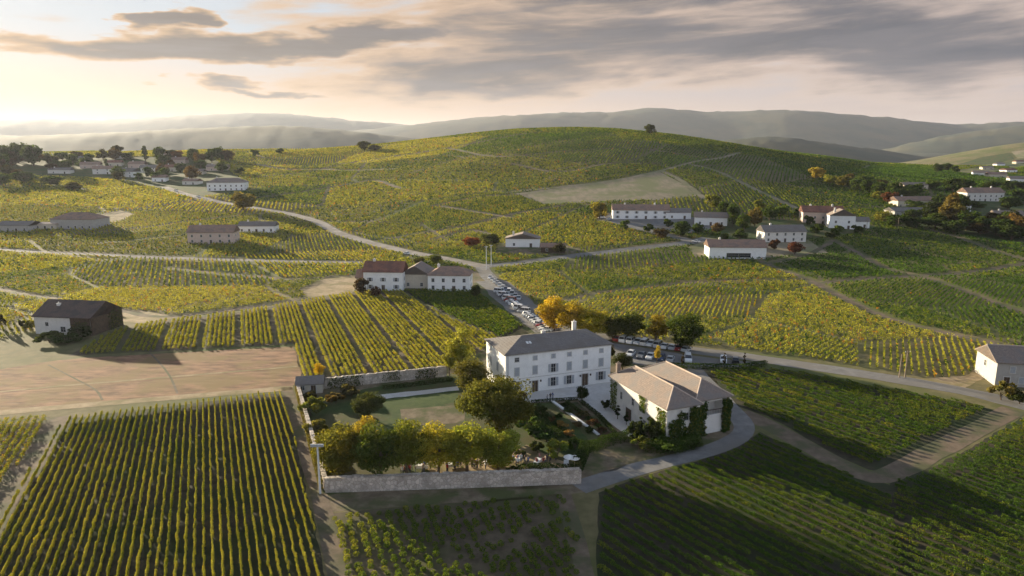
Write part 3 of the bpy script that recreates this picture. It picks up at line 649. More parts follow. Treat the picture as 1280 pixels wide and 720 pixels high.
# every other vineyard, too many vines to count: one mass of stuff
def far_vines():
    rng = np.random.default_rng(77)
    ns = 170; sy = np.exp(rng.uniform(math.log(170), math.log(1050), ns)); sx_ = rng.uniform(-0.95, 0.95, ns) * (sy * 1.0 + 30)
    ok = [j for j in range(ns) if all(math.hypot(sx_[j]-sx_[q], sy[j]-sy[q]) > 0.055 * sy[j] for q in range(j))]; sx_, sy = sx_[ok], sy[ok]; ns = len(ok)
    ang = rng.uniform(-1.1, 1.1, ns) - 0.3; ty = rng.normal(0, 0.17, ns); VV = []; CC = []; tot = 0
    YL = np.array([-200, 0, 60, 130, 180, 370, 445, 592, 655, 690, 770, 880, 1000, 1100, 1200, 1240, 1300, 1500])
    LL = np.array([440, 425, 408, 398, 400, 374, 362, 358, 404, 404, 418, 432, 446, 462, 478, 462, 440, 430])
    for j in range(ns):
        Yc = sy[j]
        band = 0 if Yc < 300 else 1 if Yc < 470 else 2
        sp, st, nq, lf, hh, rw = ((1.6, 1.0, 11, 0.42, 1.15, 0.6), (2.0, 1.15, 8, 0.6, 1.25, 0.65), (3.0, 1.7, 6, 0.95, 1.5, 0.9))[band]
        Rr = 40 + 0.48 * Yc; g1, g2 = np.meshgrid(np.arange(-Rr, Rr, sp), np.arange(-Rr, Rr, st))
        g1, g2 = g1.ravel(), g2.ravel(); c, s = math.cos(ang[j]), math.sin(ang[j])
        x = sx_[j] + c * g1 + s * g2; y = Yc - s * g1 + c * g2
        # warp so that plot borders are not ruler straight, then keep the points nearest to this seed
        k = (y > 160) & (y < 1030) & (np.abs(x) < 0.86 * y + 30); x, y = x[k], y[k]
        if not len(x): continue
        d2 = ((x[:, None] - sx_) ** 2 * 0.8 + (y[:, None] - sy) ** 2 * 1.3); dj = d2[:, j].copy(); d2[:, j] = 1e12
        i1 = d2.argmin(1); d1 = d2[np.arange(len(x)), i1]; sep = np.hypot((sx_[i1] - sx_[j]) * 0.9, (sy[i1] - sy[j]) * 1.14)
        own = (d1 - dj) / (2 * sep + 1e-6) > 0.6 + 0.0012 * y
        x, y = x[own], y[own]
        if not len(x): continue
        z = zt(x, y); px, py = proj(x, y, z)
        k = py < np.interp(px, YL, LL); x, y, px, py = x[k], y[k], px[k], py[k]
        k = ~on_roads(x, y)
        for poly in FREE: k &= ~inside(x, y, poly)
        k &= rng.random(len(x)) > 0.06
        x, y, px, py = x[k], y[k], px[k], py[k]
        if not len(x): continue
        # hue: golden to the left and along the valley floor, green towards the right flank with its cloud shade put into the leaf colour
        yel = np.interp(px, [-100, 200, 420, 620, 800, 950, 1100, 1300], [0.72, 0.68, 0.57, 0.45, 0.30, 0.12, 0.06, 0.04])
        gold = inside(px, py, [(590, 345), (650, 330), (700, 372), (870, 352), (950, 330), (1020, 356), (1110, 398), (1260, 432), (1210, 480), (1000, 450), (690, 415)])
        yel = np.where(gold, 0.60, yel); yel = np.where(inside(px, py, [(690, 350), (760, 328), (930, 325), (960, 340), (860, 352)]), 0.42, yel)
        yel = np.where(inside(px, py, [(480, 305), (640, 262), (760, 270), (835, 300), (640, 320)]), 0.72, yel)
        yel = yel + ty[j]
        m = len(x); ja, jl = rng.normal(0, rw * 0.2, m*nq), rng.normal(0, st * 0.32, m*nq); x = np.repeat(x, nq) + c * ja + s * jl; y = np.repeat(y, nq) - s * ja + c * jl
        h = rng.uniform(0.15, 1, m*nq) * np.repeat(rng.uniform(0.7, 1.15, m), nq)
        P = np.column_stack([x, y, zt(x, y) + h * hh]); V, Q = leafquads(P, lf, rng)
        tint = np.repeat(vinecol(x[::nq], y[::nq], yel, rng, 0.05, 0.45), nq, 0) * rng.uniform(0.8, 1.2, (m*nq, 1))
        VV.append(V.astype(np.float32)); CC.append(np.repeat(tint, 4, 0).astype(np.float32)); tot += m
    V = np.vstack(VV); C = np.vstack(CC); print('far vines', tot, len(V) // 4)
    tag(link('vineyard', np_mesh('vineyard', V, np.arange(len(V)).reshape(-1, 4), C), M['leaf']), kind='stuff')
# ------------------------------------------------------------------ buildings
class Side:
    """one wall of a rectangle x0..x1, y0..y1; u runs along it to the right as seen from outside"""
    def __init__(s, r, side):
        x0, x1, y0, y1 = r
        s.o, s.t, s.n, s.L = {'F': ((x0, y0), (1, 0), (0, -1), x1-x0), 'B': ((x1, y1), (-1, 0), (0, 1), x1-x0),
                              'L': ((x0, y1), (0, -1), (-1, 0), y1-y0), 'R': ((x1, y0), (0, 1), (1, 0), y1-y0)}[side]
    def p(s, u, d, z): return (s.o[0]+s.t[0]*u+s.n[0]*d, s.o[1]+s.t[1]*u+s.n[1]*d, z)
    def box(s, mb, u0, u1, z0, z1, d0, d1, mi=0):
        mb.prism([s.p(u0, d0, z0), s.p(u1, d0, z0), s.p(u1, d0, z1), s.p(u0, d0, z1)], (s.n[0]*(d1-d0), s.n[1]*(d1-d0), 0), mi)
def window(root, r, side, u, z, w, h, shut='none', frame=None, shm=None, name='window'):
    sd_ = Side(r, side); f = MB(); t = 0.13
    sd_.box(f, u-w/2-t, u-w/2, z, z+h, -0.05, 0.07); sd_.box(f, u+w/2, u+w/2+t, z, z+h, -0.05, 0.07)
    sd_.box(f, u-w/2-t, u+w/2+t, z+h, z+h+t, -0.05, 0.07); sd_.box(f, u-w/2-t-0.05, u+w/2+t+0.05, z-t, z, -0.05, 0.11)
    if name == 'window' and shut != 'closed': sd_.box(f, u-0.03, u+0.03, z, z+h, 0.0, 0.035); sd_.box(f, u-w/2, u+w/2, z+h*0.55, z+h*0.55+0.05, 0.0, 0.033)
    wn = f.build(name, frame or M['frame'], root)
    p = MB(); sd_.box(p, u-w/2, u+w/2, z, z+h, -0.04, 0.012); p.build('pane', M['glass'], wn)
    if shut != 'none':
        for k in (-1, 1):
            q = MB()
            if shut == 'open': a = u + k * (w/2 + 0.16 + w*0.25); sd_.box(q, a-w*0.25, a+w*0.25, z-0.02, z+h+0.02, 0.02, 0.10)
            else: a = u + k * w * 0.25; sd_.box(q, a-w*0.25+0.012, a+w*0.25-0.012, z, z+h, 0.014, 0.06)
            for j in range(int(h / 0.28)): 
                zz = z + 0.12 + j*0.28; b0, d0 = (a - w*0.2, a + w*0.2), (0.101 if shut == 'open' else 0.061)
                sd_.box(q, b0[0], b0[1], zz, zz + 0.09, d0 - 0.02, d0 + 0.02)
            q.build('shutter', shm or M['shutter'], wn)
    return wn
def door(root, r, side, u, w, h, m_=None, frame=None):
    sd_ = Side(r, side); f = MB(); t = 0.18
    sd_.box(f, u-w/2-t, u-w/2, 0, h, -0.05, 0.08); sd_.box(f, u+w/2, u+w/2+t, 0, h, -0.05, 0.08); sd_.box(f, u-w/2-t, u+w/2+t, h, h+t, -0.05, 0.08)
    d = MB(); sd_.box(d, u-w/2, u-0.02, 0.02, h, -0.04, 0.02); sd_.box(d, u+0.02, u+w/2, 0.02, h, -0.04, 0.02)
    o = d.build('door', m_ or M['wood'], root); f.build('door_frame', frame or M['frame'], o); return o
def roofmesh(mb, r, h, rh, kind='gable', axis='x', ov=0.45, th=0.2):
    x0, x1, y0, y1 = r[0]-ov, r[1]+ov, r[2]-ov, r[3]+ov
    run = ((y1-y0) if axis == 'x' else (x1-x0)) / 2; dz = -ov * rh / (run - ov); e = h + dz; top = h + rh
    if kind == 'pyramid': ins = run
    else: ins = run * 0.95 if kind == 'hip' else 0.0
    if axis == 'x': a, b = (x0+ins, (y0+y1)/2), (x1-ins, (y0+y1)/2)
    else: a, b = ((x0+x1)/2, y0+ins), ((x0+x1)/2, y1-ins)
    P = [(x0, y0, e), (x1, y0, e), (x1, y1, e), (x0, y1, e), (*a, top), (*b, top)]
    P += [(p[0], p[1], p[2] + th) for p in P]
    if axis == 'x': tf = [(0, 1, 5, 4), (1, 2, 5), (2, 3, 4, 5), (3, 0, 4)]
    else: tf = [(0, 1, 4), (1, 2, 5, 4), (2, 3, 5), (3, 0, 4, 5)]
    fs = [tuple(i + 6 for i in f) for f in tf] + [f[::-1] for f in tf] + [(i, (i+1) % 4, (i+1) % 4 + 6, i + 6) for i in range(4)]
    mb.poly(P, fs)
    return [Vector(p) for p in P[6:]]
def wallmesh(mb, r, h, rh, kind, axis, mi=0):
    x0, x1, y0, y1 = r
    if kind != 'gable': return mb.box(x0, x1, y0, y1, -2.0, h + 0.05, mi)
    if axis == 'x': pts = [(x0, y0, -2), (x0, y1, -2), (x0, y1, h), (x0, (y0+y1)/2, h+rh), (x0, y0, h)]; vec = (x1-x0, 0, 0)
    else: pts = [(x0, y0, -2), (x0, y0, h), ((x0+x1)/2, y0, h+rh), (x1, y0, h), (x1, y0, -2)]; vec = (0, y1-y0, 0)
    return mb.prism(pts, vec, mi)
def ridge_tiles(P, kind, axis, parent, rad=0.16):
    mb = MB(); mb.tube([P[4], P[5]], rad, 6)
    if kind == 'hip':
        for a, b in (((0, 4), (3, 4), (1, 5), (2, 5)) if axis == 'x' else ((0, 4), (1, 4), (2, 5), (3, 5))): mb.tube([P[a], P[b]], rad * 0.9, 6)
    return mb.build('ridge_tiles', M['ridge'], parent)
def chimney(root, x, y, z0, z1, m_, s=0.5):
    mb = MB().box(x-s, x+s, y-s*0.7, y+s*0.7, z0, z1).box(x-s-0.08, x+s+0.08, y-s*0.7-0.08, y+s*0.7+0.08, z1, z1+0.16)
    mb.tube([(x, y, z1+0.1), (x, y, z1+0.55)], 0.16, 7); return mb.build('chimney', m_, root)
def house(name, label, cat, pos, ang, L, Wd, h, rh, kind='gable', axis='x', wall='white', roof='brown_tile', wins=(), doors=(), chim=(), group=None, z=None, ridges=False, shm=None):
    c, s = math.cos(ang), math.sin(ang)
    if z is None: z = min(z1(pos[0] + c*a - s*b, pos[1] + s*a + c*b) for a in (0, L) for b in (0, Wd))
    root = empty(name, (pos[0], pos[1], z), ang, label, cat, group); r = (0, L, 0, Wd)
    mb = MB(); wallmesh(mb, r, h, rh, kind, axis); mb.build('wall', M[wall], root)
    mb = MB(); P = roofmesh(mb, r, h, rh, kind, axis); ro = mb.build('roof', M[roof], root)
    if ridges: ridge_tiles(P, kind, axis, ro)
    for w in wins: window(root, r, *w[:5], shut=w[5] if len(w) > 5 else 'none', shm=shm)
    for d in doors: door(root, r, *d)
    for cx, cy, zt_ in chim:
        k = 1 - abs(2 * (cy / Wd if axis == 'x' else cx / L) - 1); chimney(ro, cx, cy, h + rh * k - 0.4, h + rh + zt_, M['offwhite'])
    return root
# --- the white manor house
cx0, cy0, ca = -1.5, 151.2, math.atan2(9.3, 25.4); CL, CW, CHH = 27.0, 14.0, 9.7
cw = []
for i, u in enumerate((2.8, 7.3, 11.9, 16.0, 20.2, 24.4)):
    cw.append(('F', u, 7.75, 0.95, 0.95, 'closed' if i else 'none'))
    cw.append(('F', u, 4.35, 1.1, 1.95, 'open' if i == 2 else 'closed'))
    if i in (0, 2, 3, 5): cw.append(('F', u, 0.95, 1.15, 2.0, 'open'))
for u in (3.5, 8.5): cw += [('L', u, 4.35, 1.05, 1.9, 'closed'), ('L', u, 0.95, 1.05, 1.9, 'closed')]
cw += [('L', 3.5, 7.75, 0.9, 0.9, 'closed'), ('R', 5, 4.3, 1.05, 1.9, 'closed'), ('R', 9.5, 4.3, 1.05, 1.9, 'closed'), ('B', 5, 4.3, 1.1, 1.9, 'closed'), ('B', 12, 4.3, 1.1, 1.9, 'closed'), ('B', 20, 4.3, 1.1, 1.9, 'closed')]
manor = house('manor_house', 'long white three storey manor house with grey shutters and slate coloured hipped roof', 'house', (cx0, cy0), ca, CL, CW, CHH, 2.0, 'hip', 'x', 'white', 'slate', cw,
   [('F', 7.3, 1.4, 2.7), ('F', 20.2, 1.5, 2.9)], [(22.5, 11.5, 1.0), (12.8, 8.4, 0.3)], z=0.0, ridges=False)
mb = MB(); mb.box(0, CL, -0.07, 0, 3.55, 3.7); mb.box(0, CL, -0.22, 0.0, 9.28, 9.5); mb.build('cornice', M['frame'], manor)
mb = MB(); mb.tube([(0.6, -0.12, 0), (0.6, -0.12, 9.4)], 0.07, 6); mb.build('drainpipe', M['shutter'], manor)
for u in (6.0, 8.7, 18.9, 21.6):
    mb = MB(); mb.box(u-0.12, u+0.12, -0.3, -0.02, 2.35, 2.7); mb.box(u-0.16, u+0.16, -0.34, 0, 2.7, 2.78); mb.build('wall_lantern', M['wood'], manor)
rt = [c for c in manor.children if c.name.startswith('roof')][0]
for k in (0, 0.7):
    mb = MB(); fx, fy = 6.5 + k, 3.6; zz = CHH + 0.2 + 2.0 * fy / 7
    mb.poly([(fx, fy-0.45, zz-0.12), (fx+0.5, fy-0.45, zz-0.12), (fx+0.5, fy+0.45, zz+0.13), (fx, fy+0.45, zz+0.13), (fx, fy-0.45, zz+0.0), (fx+0.5, fy-0.45, zz+0.0), (fx+0.5, fy+0.45, zz+0.25), (fx, fy+0.45, zz+0.25)], [(3, 2, 1, 0), (4, 5, 6, 7), (0, 1, 5, 4), (1, 2, 6, 5), (2, 3, 7, 6), (3, 0, 4, 7)])
    mb.build('skylight', M['cloth'], rt)
# --- the winery with its two parallel hipped roofs, ivy on the walls
wa = math.atan2(7.95, 19.15)          # local x along the end wall, local y back along the wings
wr = math.atan2(0.383, 0.924)
win = empty('winery', (29.5, 124.1, 0), wr, 'ivy-clad winery with two parallel pinkish hipped roofs beside the manor house', 'winery')
r1, r2 = (0, 7.6, 0, 20.9), (7.6, 15.9, 1.4, 21.5)
mb = MB(); wallmesh(mb, r1, 7.5, 2.6, 'hip', 'y'); mb.build('wall', M['offwhite'], win)
mb = MB(); x0, x1, y0, y1 = r2                       # the second wing has an open loggia in its end wall
mb.box(x0+0.005, x1, y0+2.5, y1, -2, 7.5).box(x0+0.005, x1, y0, y0+2.495, -2, 3.9).box(x0+0.005, x0+1.2, y0, y0+2.495, 3.9, 7.5).box(x1-1.6, x1, y0, y0+2.495, 3.9, 7.5).box(x0+1.2, x1-1.6, y0, y0+2.495, 6.7, 7.5)
mb.build('wall', M['offwhite'], win)
mb = MB(); mb.box(x0+1.21, x1-1.61, y0+0.1, y0+0.18, 4.75, 4.85)
for k in range(14): mb.box(x0+1.4+k*0.4, x0+1.44+k*0.4, y0+0.12, y0+0.16, 3.9, 4.76)
mb.build('railing', M['wood'], win)
for r_ in (r1, r2):
    mb = MB(); P = roofmesh(mb, r_, 7.5, 2.5, 'hip', 'y', 0.5 if r_ is r1 else 0.52); ro = mb.build('roof', M['pink_tile'], win); ridge_tiles(P, 'hip', 'y', ro)
for u, z_, w_, h_ in ((4.5, 3.6, 0.7, 1.6), (9, 3.8, 0.7, 1.5), (13, 3.6, 0.7, 1.6), (13.5, 0.9, 0.9, 1.3)): window(win, r1, 'L', u, z_, w_, h_)
door(win, r1, 'L', 7.5, 2.2, 2.6); window(win, r1, 'F', 4.4, 4.4, 1.0, 1.5, 'none'); window(win, r2, 'R', 6, 4.4, 1.0, 1.6); window(win, r2, 'R', 13, 4.4, 1.0, 1.6)
chimney(win, 1.2, 20.0, 7.9, 10.2, M['pink_tile'], 0.45)
def ivy(parent, patches, name='ivy', seed=3, base=(0.06, 0.11, 0.02), rough=0.35):
    rng = np.random.default_rng(seed); PP = []; NNn = []
    for (ox, oy), (tx, ty), (nx, ny), u0, u1, z0, z1_, dn in patches:
        n_ = int((u1-u0) * (z1_-z0) * dn); u = rng.uniform(u0, u1, n_); z = rng.uniform(z0, z1_, n_)
        edge = np.minimum(np.minimum(u-u0, u1-u) / (u1-u0), (z1_-z) / (z1_-z0)); k = edge > 0.18 * vnoise(u * 3 + ox * 9, z * 3, 1.3, seed); u, z = u[k], z[k]
        d = rng.uniform(0.03, rough, len(u)) * (0.5 + vnoise(u, z, 1.1, seed))
        PP.append(np.column_stack([ox+tx*u+nx*d, oy+ty*u+ny*d, z])); NNn.append(np.tile([nx, ny, 0.4], (len(u), 1)))
    P, Nn = np.vstack(PP), np.vstack(NNn); V, Q = leafquads(P, 0.30, rng, 0, Nn)
    c = np.array(base) * rng.uniform(0.55, 1.35, (len(P), 1)); y = rng.random(len(P)) < 0.12; c[y] = (0.2, 0.17, 0.03)
    return link(name, np_mesh(name, V, Q, np.repeat(c, 4, 0)), M['leaf'], parent)
def ws(r, s): q = Side(r, s); return q.o, q.t, q.n
ivy(win, [(*ws(r1, 'L'), 0.0, 3.0, 0, 7.2, 34), (*ws(r1, 'L'), 11.3, 14.0, 3.8, 7.6, 50), (*ws(r1, 'L'), 14.5, 20.9, 0, 4.2, 60), (*ws(r1, 'L'), 17.6, 20.9, 0, 7.0, 60)], seed=3, base=(0.10, 0.15, 0.025))
ivy(win, [(*ws(r1, 'F'), 0, 3.2, 0, 5.2, 110), (*ws(r1, 'F'), 4.9, 8.2, 0, 7.5, 170), (*ws(r1, 'F'), 2.2, 4.2, 0, 6.9, 70), (*ws(r1, 'F'), 3.6, 6.0, 0, 3.4, 80)], 'ivy', 5, (0.05, 0.085, 0.02), 0.8)
ivy(win, [(*ws(r2, 'F'), 6.2, 8.7, 0, 7.4, 180), (*ws(r2, 'R'), 0, 2.5, 0, 7, 40), (*ws(r2, 'F'), -0.3, 2.6, 0, 7.2, 120)], 'ivy', 6, (0.045, 0.08, 0.018), 0.8)
# --- farms and houses around the estate
def wgrid(cols, zs, w=1.0, h=1.4, side='F', shut='none'): return [(side, u, z_, w, h, shut) for u in cols for z_ in zs]
def scale_at(px, py): x, y, z = gp(px, py); return dist(x, y, z) / F
def far_house(px0, px1, py, htop, label, depth=9, ang=0.0, kind='gable', axis='x', wall='white', roof='brown_tile', storeys=1, name='house', cat='house', group=None, chim=1, cols=None, rfrac=0.34, shut='none', dr=True, side=True, extra=None):
    """a house whose front spans photo columns px0..px1 at base row py, htop rows tall; real size from its distance"""
    x, y, z = gp(px0, py); k = scale_at((px0+px1)/2, py); ang = R(ang); L = (px1-px0) * k / max(0.5, math.cos(ang)); H = htop * k * 0.93; rh = min(H * rfrac, 3.4); h = H - rh
    n = cols or max(2, int(L / 4.2)); zs = [0.9 + 2.9*i for i in range(storeys) if 0.9 + 2.9*i + 1.3 < h]
    us = [L * (i + 0.5) / n for i in range(n)]; di = n // 2
    wins = [('F', u, zz, 1.0, 1.35, shut) for i, u in enumerate(us) for zz in zs if not (dr and i == di and zz < 2)]
    if side: wins += [(sd_, depth * q, zz, 0.9, 1.25, 'none') for sd_ in 'LR' for q in (0.35, 0.7) for zz in zs]
    if extra: wins = [w for w in wins if w[0] != 'F'] + [('F', L * extra, 0.7, L * 0.42, min(2.1, h - 1.2), 'none')]
    return house(name, label, cat, (x, y), ang, L, depth, h, rh, kind, axis, wall, roof, wins, [('F', us[di], 1.2, min(2.2, h - 0.3))] if dr else [],
                 [(L * 0.22, depth * 0.5 if axis == 'x' else depth*0.3, 0.8), (L * 0.75, depth * 0.45, 0.9)][:chim], group)
bx, by = un(45, 417)
barn = house('barn', 'old stone farmhouse and timber barn under one dark roof beside the dry field', 'barn', (bx, by), R(-8), 19.0, 13.5, 5.6, 3.6, 'gable', 'x', 'offwhite', 'dark_tile',
   [('F', 4.2, 2.6, 1.0, 1.1), ('F', 9.5, 0.9, 1.6, 1.6), ('F', 6.5, 0.4, 1.0, 0.8)], [], [(5.2, 4.4, -0.6)], z=0)
mb = MB(); mb.poly([(19.02, -0.1, -0.5), (19.02, 13.6, -0.5), (19.02, 13.6, 5.5), (19.02, 6.75, 9.0), (19.02, -0.1, 5.5), (19.25, -0.1, -0.5), (19.25, 13.6, -0.5), (19.25, 13.6, 5.5), (19.25, 6.75, 9.0), (19.25, -0.1, 5.5)], [(4, 3, 2, 1, 0), (5, 6, 7, 8, 9), (0, 1, 6, 5), (1, 2, 7, 6), (2, 3, 8, 7), (3, 4, 9, 8), (4, 0, 5, 9)])
mb.build('timber_gable', M['wood'], barn)
mb = MB(); mb.box(12.2, 18.9, -0.14, -0.01, -0.5, 5.4); mb.build('timber_front', M['wood'], barn)
ivy(barn, [((19.25, 0), (0, 1), (1, 0), 6.2, 13.4, -0.3, 6.5, 22), ((0, 0), (1, 0), (0, -1), 12.4, 18.5, 0, 4.6, 26)], 'ivy', 9, (0.05, 0.075, 0.018), 0.7)
far_house(455, 504, 363, 37, 'white farmhouse with a dark red roof, largest of the three buildings at the crossroads', 10, -3, wall='white', roof='red_tile', storeys=2, rfrac=0.30, shut='open')
far_house(502, 536, 360, 30, 'beige windowless gabled barn joined between the two white houses at the crossroads', 12, -6, axis='y', wall='cream', roof='pink_tile', storeys=1, name='barn', cat='barn', chim=0, cols=2, dr=False, side=False)
far_house(535, 587, 364, 31, 'white square house with a brown hipped roof on the corner of the parking road', 10, -4, 'hip', wall='white', roof='brown_tile', storeys=2, rfrac=0.28, cols=4)
far_house(446, 466, 362, 26, 'small grey stone shed at the left end of the crossroads farm', 6, -3, wall='greywall', roof='brown_tile', name='shed', cat='shed', chim=0, dr=False)
far_house(235, 291, 305, 24, 'pinkish house with a purple brown roof above the lower left road', 11, 4, wall='pinkish', roof='brown_tile', storeys=2)
far_house(298, 343, 291, 14, 'low white house with a grey roof right of the pinkish house on the left slope', 9, 2, wall='white', roof='slate', storeys=1)
far_house(259, 304, 239, 17, 'broad white villa with a pale orange roof at the edge of the left village', 14, 6, 'hip', wall='white', roof='pink_tile', storeys=2)
far_house(64, 120, 286, 21, 'large grey shed with a low hipped roof among the golden vines on the left', 16, -6, 'hip', wall='greywall', roof='brown_tile', storeys=1, name='wine_shed', cat='shed', chim=0, rfrac=0.45)
far_house(-5, 36, 290, 13, 'long low grey building cut by the left edge of the photo', 14, 0, wall='greywall', roof='slate', name='wine_shed', cat='shed', chim=0)
far_house(34, 70, 287, 9, 'low annex with a bright flat roof between two grey sheds on the left', 8, 0, wall='cream', roof='ridge', name='annex', cat='shed', chim=0, rfrac=0.2)
far_house(632, 674, 309, 18, 'small white gabled house among dark shrubs above the crossroads', 10, -5, axis='y', wall='white', roof='pink_tile', storeys=1, cols=2)
far_house(676, 706, 316, 12, 'dark timber shed right of the small white gabled house', 6, -4, wall='wood', roof='brown_tile', name='shed', cat='shed', chim=0, dr=False)
far_house(766, 836, 274, 19, 'long white farmhouse with three chimneys and a dark roof below the hill', 11, -4, wall='white', roof='brown_tile', storeys=2, chim=2, cols=6, shut='open')
far_house(832, 863, 274, 14, 'white garage block with a teal grey roof at the right end of the long farmhouse', 9, -4, wall='white', roof='slate', storeys=1, chim=0, cols=2, name='garage', cat='garage')
far_house(868, 906, 281, 17, 'white bungalow with an orange pink roof right of the long farmhouse', 10, -14, wall='white', roof='pink_tile', storeys=1, cols=3)
far_house(886, 956, 323, 24, 'white house with a dark glazed veranda and brown roof by the road bend', 11, -3, wall='white', roof='brown_tile', storeys=1, cols=5, extra=0.52, dr=False)
far_house(955, 1009, 303, 22, 'grey roofed white house half hidden by a dark red shrub', 10, 5, wall='offwhite', roof='slate', storeys=2)
far_house(1003, 1050, 278, 24, 'pale pink farmhouse with a red roof below the dark flank of the hill', 11, -10, wall='pinkish', roof='red_tile', storeys=2, chim=2)
far_house(1036, 1066, 285, 26, 'tall white wing with an orange roof in front of the pink farmhouse', 9, -10, axis='y', wall='white', roof='pink_tile', storeys=2, cols=2)
far_house(1062, 1085, 284, 14, 'low white garage at the right end of the pink farmhouse', 8, -8, wall='white', roof='slate', storeys=1, name='garage', cat='garage', chim=0, cols=2)
far_house(1122, 1170, 258, 14, 'long house with a dark brown roof behind the trees on the right', 12, 5, wall='cream', roof='brown_tile', storeys=1)
far_house(1118, 1160, 270, 11, 'low bluish barn roof in the shade of the right hand trees', 12, 5, wall='greywall', roof='slate', name='barn', cat='barn', chim=0, storeys=1)
far_house(1190, 1213, 268, 19, 'white gabled cottage beside the round tree on the right', 9, 0, axis='y', wall='white', roof='slate', cols=2)
far_house(1208, 1256, 251, 18, 'wide house with a dark purple roof near the right edge', 12, 3, wall='offwhite', roof='brown_tile', storeys=2, chim=2)
far_house(1244, 1278, 276, 14, 'pinkish cottage behind a rust coloured tree at the right edge', 9, -5, wall='pinkish', roof='pink_tile')
far_house(1130, 1160, 236, 9, 'pale house with an orange roof on the ridge right of the hill', 10, 0, wall='cream', roof='pink_tile', chim=0)
x, y = un(1243, 482)
house('house', 'grey rendered house with a pink tiled roof cut by the right edge of the photo', 'house', (x, y), R(-12), 16, 11, 5.9, 2.6, 'gable', 'x', 'greywall', 'pink_tile',
      [('F', 3.4, 3.4, 1.1, 1.5, 'closed'), ('F', 8, 3.4, 1.1, 1.5, 'closed'), ('F', 5.5, 0.9, 1.1, 1.5, 'closed'), ('L', 5, 3.2, 1.0, 1.4, 'none')], [('F', 2.4, 1.3, 2.3)], [(9, 6, 0.9)], z=0, ridges=True)
x, y = un(372, 493)
house('garden_shed', 'small tiled garden shed built against the corner of the estate wall', 'shed', (x, y), R(10), 5.6, 3.6, 2.5, 1.1, 'gable', 'x', 'cream', 'slate', [('F', 1.2, 1.0, 0.8, 0.9)], [('F', 3.6, 1.1, 2.0)], z=0)
# hazy village on the left ridge and the settlement far right: houses only a few pixels large
def tiny_houses():
    rng = random.Random(5)
    L = [(60, 86, 217, 8, 'offwhite', 'slate'), (100, 122, 211, 9, 'pinkish', 'brown_tile'), (116, 136, 218, 11, 'offwhite', 'brown_tile'), (134, 150, 208, 8, 'cream', 'red_tile'), (150, 172, 221, 12, 'white', 'slate'), (160, 180, 210, 9, 'pinkish', 'brown_tile'), (176, 194, 216, 10, 'offwhite', 'slate'), (190, 206, 227, 9, 'white', 'brown_tile'), (204, 222, 214, 9, 'cream', 'red_tile'), (214, 232, 205, 9, 'pinkish', 'brown_tile'), (228, 248, 231, 8, 'offwhite', 'brown_tile'), (236, 254, 219, 8, 'cream', 'pink_tile'), (258, 284, 214, 9, 'pinkish', 'pink_tile'), (140, 158, 199, 8, 'offwhite', 'slate'), (200, 218, 197, 9, 'pinkish', 'red_tile'), (84, 104, 203, 8, 'greywall', 'slate')]
    L.sort()
    nm = {'slate': 'grey', 'brown_tile': 'brown', 'red_tile': 'red', 'pink_tile': 'pale orange'}; wn = {'offwhite': 'off-white', 'white': 'white', 'cream': 'cream', 'pinkish': 'pinkish', 'greywall': 'grey'}
    for i, (a, b, y, h, w, r) in enumerate(L):
        far_house(a, b, y, h, f'{wn[w]} house with {nm[r]} roof, {nth(i+1)} from the left in the hazy village', 9, rng.uniform(-25, 25), wall=w, roof=r, storeys=2, chim=1, group='houses of the hazy village', cols=2, side=False)
    Rr = [(1216, 1232, 219, 7, 'white', 'pink_tile'), (1236, 1256, 222, 8, 'cream', 'brown_tile'), (1258, 1274, 216, 6, 'white', 'red_tile'), (1262, 1284, 227, 9, 'white', 'pink_tile'), (1228, 1240, 212, 5, 'cream', 'pink_tile'), (1246, 1260, 208, 5, 'white', 'pink_tile'), (1270, 1284, 205, 5, 'cream', 'red_tile')]
    Rr.sort()
    for i, (a, b, y, h, w, r) in enumerate(Rr):
        far_house(a, b, y, h, f'tiny {wn[w]} house with {nm[r]} roof, {nth(i+1)} from left on the far right slope', 10, rng.uniform(-25, 25), wall=w, roof=r, storeys=1, chim=0, group='houses of the far right settlement', cols=2, side=False, dr=False)
tiny_houses()
# ------------------------------------------------------------------ garden walls
def stone_wall(label, pts, h, th, m_='stone', cap=True, name='stone_wall'):
    a, b = Vector((*pts[0], 0)), Vector((*pts[1], 0)); L = (b - a).length
    root = empty(name, a, math.atan2(b.y - a.y, b.x - a.x), label, 'wall')
    n = int(L / 0.5); mb = MB(); rng = random.Random(3)
    xs = [L * i / n for i in range(n + 1)]; hs = [h + rng.uniform(-0.12, 0.12) for _ in xs]
    P = []
    for x, z_ in zip(xs, hs): P += [(x, -th/2, -0.5), (x, -th/2 + rng.uniform(-.03, .03), z_), (x, th/2, z_), (x, th/2, -0.5)]
    Fc = [(0, 1, 2, 3), (4*n, 4*n+3, 4*n+2, 4*n+1)]
    for i in range(n): k = 4*i; Fc += [(k, k+4, k+5, k+1), (k+1, k+5, k+6, k+2), (k+2, k+6, k+7, k+3)]
    mb.poly(P, Fc); mb.build('masonry', M[m_], root)
    if cap:
        mb = MB(); q = 0.0
        while q < L - 0.4:
            w = min(rng.uniform(0.5, 0.9), L - q); k = min(int(q / L * n), n - 1); z_ = max(hs[k], hs[k+1], hs[min(k+2, n)]) ; mb.box(q, q + w - 0.02, -th/2-0.06, th/2+0.06, z_, z_ + rng.uniform(0.08, 0.16)); q += w
        mb.build('coping', M['stone'], root)
    return root
wc = un(407, 615)
stone_wall('long pale rubble stone wall along the front of the garden', (wc, un(726, 604)), 2.5, 0.7)
stone_wall('sunlit stone wall running up the left side of the estate', (un(371, 485), (wc[0] - 0.1, wc[1] + 0.6)), 2.0, 0.6)
sw = stone_wall('dark ivy-patched stone wall behind the walled lawn', (un(402, 486), un(558, 470)), 2.6, 0.6, cap=False)
